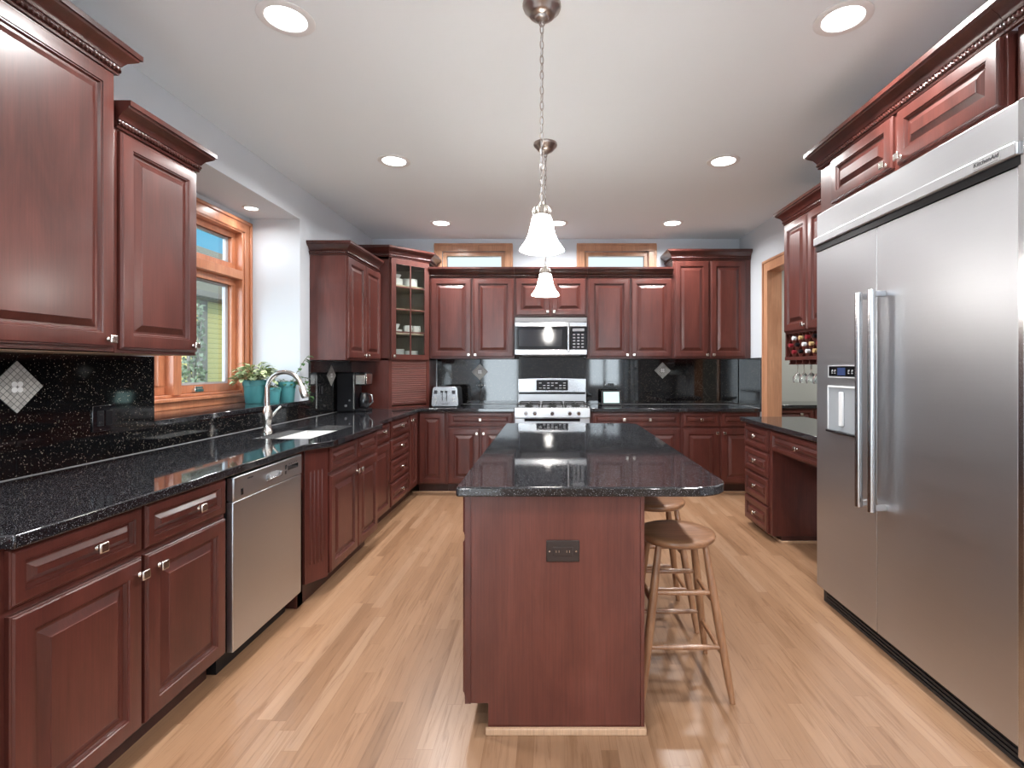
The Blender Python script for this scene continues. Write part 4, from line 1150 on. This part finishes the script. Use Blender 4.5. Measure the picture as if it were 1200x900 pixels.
# ================================================================== toaster
ts = thing('toaster', (-1.10, 5.56, ZK), 'brushed steel four-slice toaster on the back counter', 'toaster')
x0, x1, y0, y1, z = -1.262, -.975, 5.43, 5.70, ZK+.0005
prf = [(0, .014), (.014, .0), (.273, .0), (.287, .014), (.275, .185), (.255, .205), (.032, .205), (.012, .185)]
Fq = Frame((x0, y0, z+.010), (1, 0, 0), (0, -1, 0))
MB().fprism(Fq, prf, -.006, 0.0).build('front_panel', 'steel_bright', ts, smooth=30, bevel=.002)
MB().fprism(Frame((x0-.003, y0, z+.010), (1, 0, 0), (0, -1, 0)), [(a*1.02, b) for a, b in prf], -.255, -.007).build('body', 'black_plastic', ts, smooth=30, bevel=.003)
MB().fprism(Frame((x0+.005, y0, z+.012), (1, 0, 0), (0, -1, 0)), [(a*.975, b*.985) for a, b in prf], -.262, -.256).build('rear_panel', 'steel_bright', ts)
MB().box(x0+.04, x1-.04, y0+.05, y0+.22, z+.213, z+.2165).build('top_plate', 'steel_bright', ts)
sl_ = MB()
for k in range(4): sl_.box(x0+.055+k*.048, x0+.080+k*.048, y0+.06, y0+.21, z+.2165, z+.217)
sl_.build('slot', 'dark_gap', ts)
MB().box(x0+.02, x1-.02, y0+.01, y1-.03, z, z+.010).build('base', 'black_plastic', ts)
for ax_ in (.045, .235):
    MB().fbox(Fq, ax_-.018, ax_+.018, .130, .168, 0, .002).build('dial_display', 'screen_dark', ts)
for ax_ in (.115, .160):
    MB().fbox(Fq, ax_-.004, ax_+.004, .06, .15, 0, .001).fbox(Fq, ax_-.014, ax_+.014, .145, .165, .0, .020).build('lever', 'black_plastic', ts)
for ax_, bz in ((.045, .055), (.235, .055), (.262, .055), (.235, .09), (.045, .09)):
    MB().tube([Fq(ax_, bz, 0), Fq(ax_, bz, .010)], .009, 14).build('control_knob', 'nickel', ts)
MB().fbox(Fq, .11, .175, .022, .028, 0, .001).build('marking', 'ink', ts)

# ================================================================== smart display
sd = thing('smart_display', (.68, 5.70, ZK), 'small black tablet display with pale green screen right of the range', 'display')
MB().add([(.565, 5.66, ZK+.004), (.785, 5.66, ZK+.004), (.785, 5.70, ZK+.168), (.565, 5.70, ZK+.168), (.565, 5.673, ZK+.0005), (.785, 5.673, ZK+.0005), (.785, 5.715, ZK+.166), (.565, 5.715, ZK+.166)],
         [(0,1,2,3), (5,4,7,6), (0,4,5,1), (1,5,6,2), (2,6,7,3), (3,7,4,0)]).build('housing', 'black_plastic', sd, bevel=.003)
MB().add([(.59, 5.6645, ZK+.030), (.762, 5.6645, ZK+.030), (.762, 5.693, ZK+.150), (.59, 5.693, ZK+.150)], [(0,1,2,3)]).build('screen', 'screen_teal', sd, smooth=0)
MB().prism([(.60, 5.70), (.75, 5.70), (.73, 5.79), (.62, 5.79)], ZK+.0005, ZK+.05).build('stand', 'black_plastic', sd, bevel=.006)

# ================================================================== microwave
F = FB(5.46); 
mw = thing('microwave', (.005, 5.68, 1.45), 'stainless over-the-range microwave under the short cabinet', 'microwave')
a0, a1 = -.379, .389
MB().fbox(F, a0+.004, a1-.004, 1.452, 1.855, -.42, -.03).build('body', 'black_plastic', mw)
MB().fbox(F, a0, a1, 1.805, 1.850, -.03, -.004).build('vent_grille', 'gray_plastic', mw, bevel=.003)
MB().fbox(F, a0, a1, 1.755, 1.802, -.03, 0).build('top_band', 'steel_bright', mw, bevel=.003)
MB().fbox(F, a0, a1, 1.455, 1.510, -.03, 0).build('bottom_band', 'steel_bright', mw, bevel=.003)
dm = MB().fbox(F, a0, a0+.545, 1.512, 1.753, -.03, 0).build('door', 'black_gloss', mw, bevel=.002)
MB().fbox(F, a0+.045, a0+.505, 1.545, 1.725, 0, .001).build('door_window', 'mw_glass' if 'mw_glass' in MATS else 'screen_dark', dm)
MB().fbox(F, a0+.595, a1, 1.512, 1.753, -.03, -.002).build('control_panel', 'black_gloss', mw, bevel=.002)
MB().tube([F(a0+.570, 1.485, .034), F(a0+.570, 1.79, .034)], .0125, 14).fbox(F, a0+.561, a0+.579, 1.49, 1.51, 0, .034).fbox(F, a0+.561, a0+.579, 1.765, 1.785, 0, .034).build('handle', 'steel_bright', mw, smooth=40)
kp = MB()
for i in range(3):
    for j in range(5): kp.fbox(F, a0+.620+i*.045, a0+.645+i*.045, 1.53+j*.033, 1.545+j*.033, -.002, -.0012)
kp.fbox(F, a0+.615, a0+.74, 1.705, 1.735, -.002, -.0012)
kp.build('keypad', 'gray_plastic', mw)
MB().fbox(F, a0+.06, a1-.06, 1.445, 1.452, -.38, -.05).build('underside_filter', 'gray_plastic', mw)

# ================================================================== range
rg = thing('range', (.019, 5.5, 0), 'stainless freestanding gas range behind the island', 'range')
a0, a1 = -.362, .400; F = FB(5.17)
MB().fbox(F, a0, a1, .09, .895, -.66, -.03).build('body', 'steel', rg)
MB().fbox(F, a0+.02, a1-.02, 0, .09, -.60, -.09).build('kick_base', 'black_plastic', rg)
MB().fbox(F, a0, a1, .895, .912, -.60, -.015).build('cooktop', 'steel_bright', rg, bevel=.003)
MB().fprism(Frame((a0, 0, 0), (0, 1, 0), (-1, 0, 0)), [(5.158, .815), (5.20, .815), (5.20, .905), (5.168, .905)], -(a1-a0), 0).build('control_panel', 'steel', rg, bevel=.003)
for q in (.115, .205, .381, .557, .647):
    k_ = MB().tube([(a0+q, 5.166, .858), (a0+q, 5.152, .857), (a0+q, 5.130, .855)], [.022, .020, .017], 20).build('burner_knob', 'steel_bright', rg, smooth=40)
od = MB().fbox(F, a0+.004, a1-.004, .20, .805, -.03, 0).build('oven_door', 'steel', rg, bevel=.004)
MB().fbox(F, a0+.11, a1-.11, .33, .655, 0, .002).build('oven_window', 'black_gloss', od)
MB().fbox(F, a0+.10, a1-.10, .775, .802, .0, .001).build('oven_vent', 'black_gloss', od)
MB().tube([F(a0+.05, .745, .05), F(a1-.05, .745, .05)], .014, 16).fbox(F, a0+.06, a0+.085, .735, .755, 0, .045).fbox(F, a1-.085, a1-.06, .735, .755, 0, .045).build('oven_handle', 'steel_bright', od, smooth=40)
MB().fbox(F, a0+.004, a1-.004, .095, .192, -.03, 0).build('drawer', 'steel', rg, bevel=.004)
# backguard
MB().box(a0, a1, 5.75, 5.83, .912, 1.035).build('back_riser', 'steel', rg, bevel=.002)
MB().box(a0+.01, a1-.01, 5.735, 5.75, 1.020, 1.038).build('riser_vent', 'black_plastic', rg)
bgp = MB(); n_ = 16; ptop = [(a0 + (a1-a0)*k/n_, 1.192+.010*math.sin(math.pi*k/n_)) for k in range(n_+1)]
bgp.fprism(FB(5.745), [(a0, 1.040), (a1, 1.040)] + list(reversed(ptop)), -.085, 0)
bo = bgp.build('backguard', 'steel_bright', rg, smooth=30, bevel=.004)
cp = MB().fbox(FB(5.745), a0+.205, a0+.560, 1.062, 1.178, 0, .004).build('oven_display', 'black_gloss', bo, bevel=.002)
mk = MB()
for i in range(7):
    for j in range(3):
        if (i*3+j) % 4 != 1: mk.fbox(FB(5.745), a0+.235+i*.045, a0+.262+i*.045, 1.085+j*.028, 1.092+j*.028, .004, .0045)
mk.build('marking', 'white_print', cp)
# grates and burners
gr = MB()
for g0 in (a0+.03, a0+.275, a0+.520):
    g1 = g0+.215; y0, y1 = 5.24, 5.70; zt_ = .945
    for (p, q) in (((g0, y0), (g1, y0)), ((g0, y1), (g1, y1)), ((g0, y0), (g0, y1)), ((g1, y0), (g1, y1)), ((g0, (y0+y1)/2), (g1, (y0+y1)/2)), (((g0+g1)/2, y0), ((g0+g1)/2, y1))):
        gr.box(min(p[0], q[0])-.005, max(p[0], q[0])+.005, min(p[1], q[1])-.005, max(p[1], q[1])+.005, zt_-.012, zt_)
    for x in (g0, g1):
        for y in (y0, y1): gr.box(x-.006, x+.006, y-.006, y+.006, .912, zt_-.012)
    gr.build('grate', 'black_iron', rg, smooth=0); gr = MB()
for x in (a0+.137, a0+.382, a0+.627):
    for y in (5.35, 5.58):
        MB().lathe([(0, 0), (.045, 0), (.045, .010), (.030, .012), (.030, .020), (0, .021)], (x, y, .912), 20).build('burner', 'black_iron', rg, smooth=40)

# ================================================================== pendants
def make_pendant(x, y, zb_, label):
    e = thing('pendant_lamp', (x, y, ZC), label, 'pendant lamp', 'pendant lamps over the island')
    MB().lathe([(.078, 0), (.079, -.008), (.074, -.020), (.060, -.030), (.056, -.040), (.048, -.048), (.030, -.054), (.026, -.062), (.012, -.068), (0, -.068)], (x, y, ZC), 36).build('canopy', 'bronze_nickel', e, smooth=40)
    lp_ = MB(); lp_.tube([(x+.010*math.cos(t*math.pi/6), y, ZC-.078+.012*math.sin(t*math.pi/6)) for t in range(13)], .0025, 6, caps=False)
    lp_.build('loop', 'bronze_nickel', e, smooth=60)
    ztop = ZC-.086; zend = zb_+.205; ch = MB(); n_ = int((ztop-zend)/.030); pitch = (ztop-zend)/n_
    for k in range(n_):
        zc_ = ztop-pitch*(k+.5); rot = (k % 2)*math.pi/2 + .5; pts = []; hl = pitch*.5+.004; hw = .0075
        for q in range(13):
            t = 2*math.pi*q/12; px_ = hw*math.cos(t); pz_ = hl*math.sin(t)
            pts.append((x+px_*math.cos(rot), y+px_*math.sin(rot), zc_+pz_))
        ch.tube(pts, .0019, 6, caps=False)
    co = ch.build('chain', 'bronze_nickel', e, smooth=60)
    wr = MB().tube([(x+.003*math.sin(k*1.3), y+.003*math.cos(k*1.1), ztop+.02-(ztop+.02-zend)*k/24) for k in range(25)], .0022, 6).build('cord', 'white_plastic', e, smooth=60)
    sk_ = MB().lathe([(0, .205), (.008, .200), (.010, .190), (.024, .182), (.030, .175), (.031, .150), (.036, .146), (.036, .138), (.0, .138)], (x, y, zb_), 28)
    for k in range(10):
        t = 2*math.pi*k/10; sk_.tube([(x+.028*math.cos(t), y+.028*math.sin(t), zb_+.182), (x+.037*math.cos(t), y+.037*math.sin(t), zb_+.165), (x+.036*math.cos(t), y+.036*math.sin(t), zb_+.146)], .0022, 6)
    sk_.build('socket_holder', 'nickel', e, smooth=40)
    wv_ = lambda t, h: .035*math.cos(6*t)*max(0, 1-(h/.05))
    MB().lathe([(.034, .145), (.040, .132), (.046, .105), (.054, .070), (.066, .040), (.082, .016), (.089, .004), (.088, .0), (.085, .004), (.078, .017), (.062, .042), (.050, .072), (.042, .106), (.036, .130), (.030, .140)], (x, y, zb_), 60, wav=wv_).build('shade', 'shade_glass', e, smooth=60)
    MB().lathe([(0, .035), (.012, .04), (.022, .062), (.016, .09), (.012, .12), (0, .12)], (x, y, zb_), 20).build('bulb', 'lamp_lens', e, smooth=60)
    L = bpy.data.lights.new('pendant_light', 'POINT'); L.energy = PEND_W; L.shadow_soft_size = .06; L.color = (1, .97, .93)
    lo_ = bpy.data.objects.new('pendant_light', L); COL.objects.link(lo_); lo_.parent = e; lo_.location = Vector((x, y, zb_-.02)) - Vector((x, y, ZC))
    return e
pn = make_pendant(-.035, 2.09, 1.795, 'frosted bell-shade pendant lamp nearest the camera, hanging on a long chain')
pn2 = copy_tree(pn); pn2.location = (-.033, 3.39, ZC+.025-.025); pn2['label'] = 'farther frosted bell-shade pendant lamp over the island, nearer the microwave'

# ================================================================== recessed lights
def make_can(x, y, z, label, r=.114, pw=1):
    e = thing('recessed_light', (x, y, z), label, 'ceiling light', 'recessed ceiling lights')
    MB().lathe([(r*.70, -.001), (r*.73, -.006), (r*.95, -.007), (r, -.004), (r, -.0005), (r*.70, -.0005)], (x, y, z), 48).build('trim_ring', 'white_trim', e, smooth=40)
    MB().lathe([(0, -.0025), (r*.70, -.0025), (r*.70, -.0005), (0, -.0005)], (x, y, z), 40).build('lens', 'lamp_lens', e, smooth=0)
    L = bpy.data.lights.new('can_light', 'AREA'); L.shape = 'DISK'; L.size = r*1.3; L.energy = LAMP_W*pw*(r/.114)**2; L.color = (1, .99, .975); L.spread = math.radians(160)
    lo_ = bpy.data.objects.new('can_light', L); COL.objects.link(lo_); lo_.parent = e; lo_.location = (0, 0, -.010)
    return e
c0 = make_can(-1.12, 2.17, ZC, 'large round recessed ceiling light at the upper left')
for (x, y, lb) in ((1.24, 2.17, 'large round recessed ceiling light at the upper right'), (-1.12, 3.67, 'left recessed ceiling light in the middle row'), (1.24, 3.67, 'right recessed ceiling light in the middle row'),
                   (-1.12, 5.25, 'left recessed ceiling light in the far row'), (.07, 5.25, 'centre recessed ceiling light in the far row behind the near pendant shade'), (1.25, 5.25, 'right recessed ceiling light in the far row'),
                   (-1.12, .60, 'added left recessed fill light above the camera, out of view'), (1.24, .60, 'added right recessed fill light above the camera, out of view'), (-1.12, -1.2, 'added left recessed fill light behind the camera, out of view'), (1.24, -1.2, 'added right recessed fill light behind the camera, out of view'),  # unseen lamps added as fill for the near cabinet fronts
                   (3.0, 5.0, 'added unseen ceiling light to brighten the room beyond the doorway')):  # this lamp is out of view, added to brighten the pantry wall
    c = copy_tree(c0); c.location = (x, y, ZC); c['label'] = lb
make_can(-2.28, 3.90, RZ1, 'small recessed light in the soffit above the kitchen window', .062, .25)
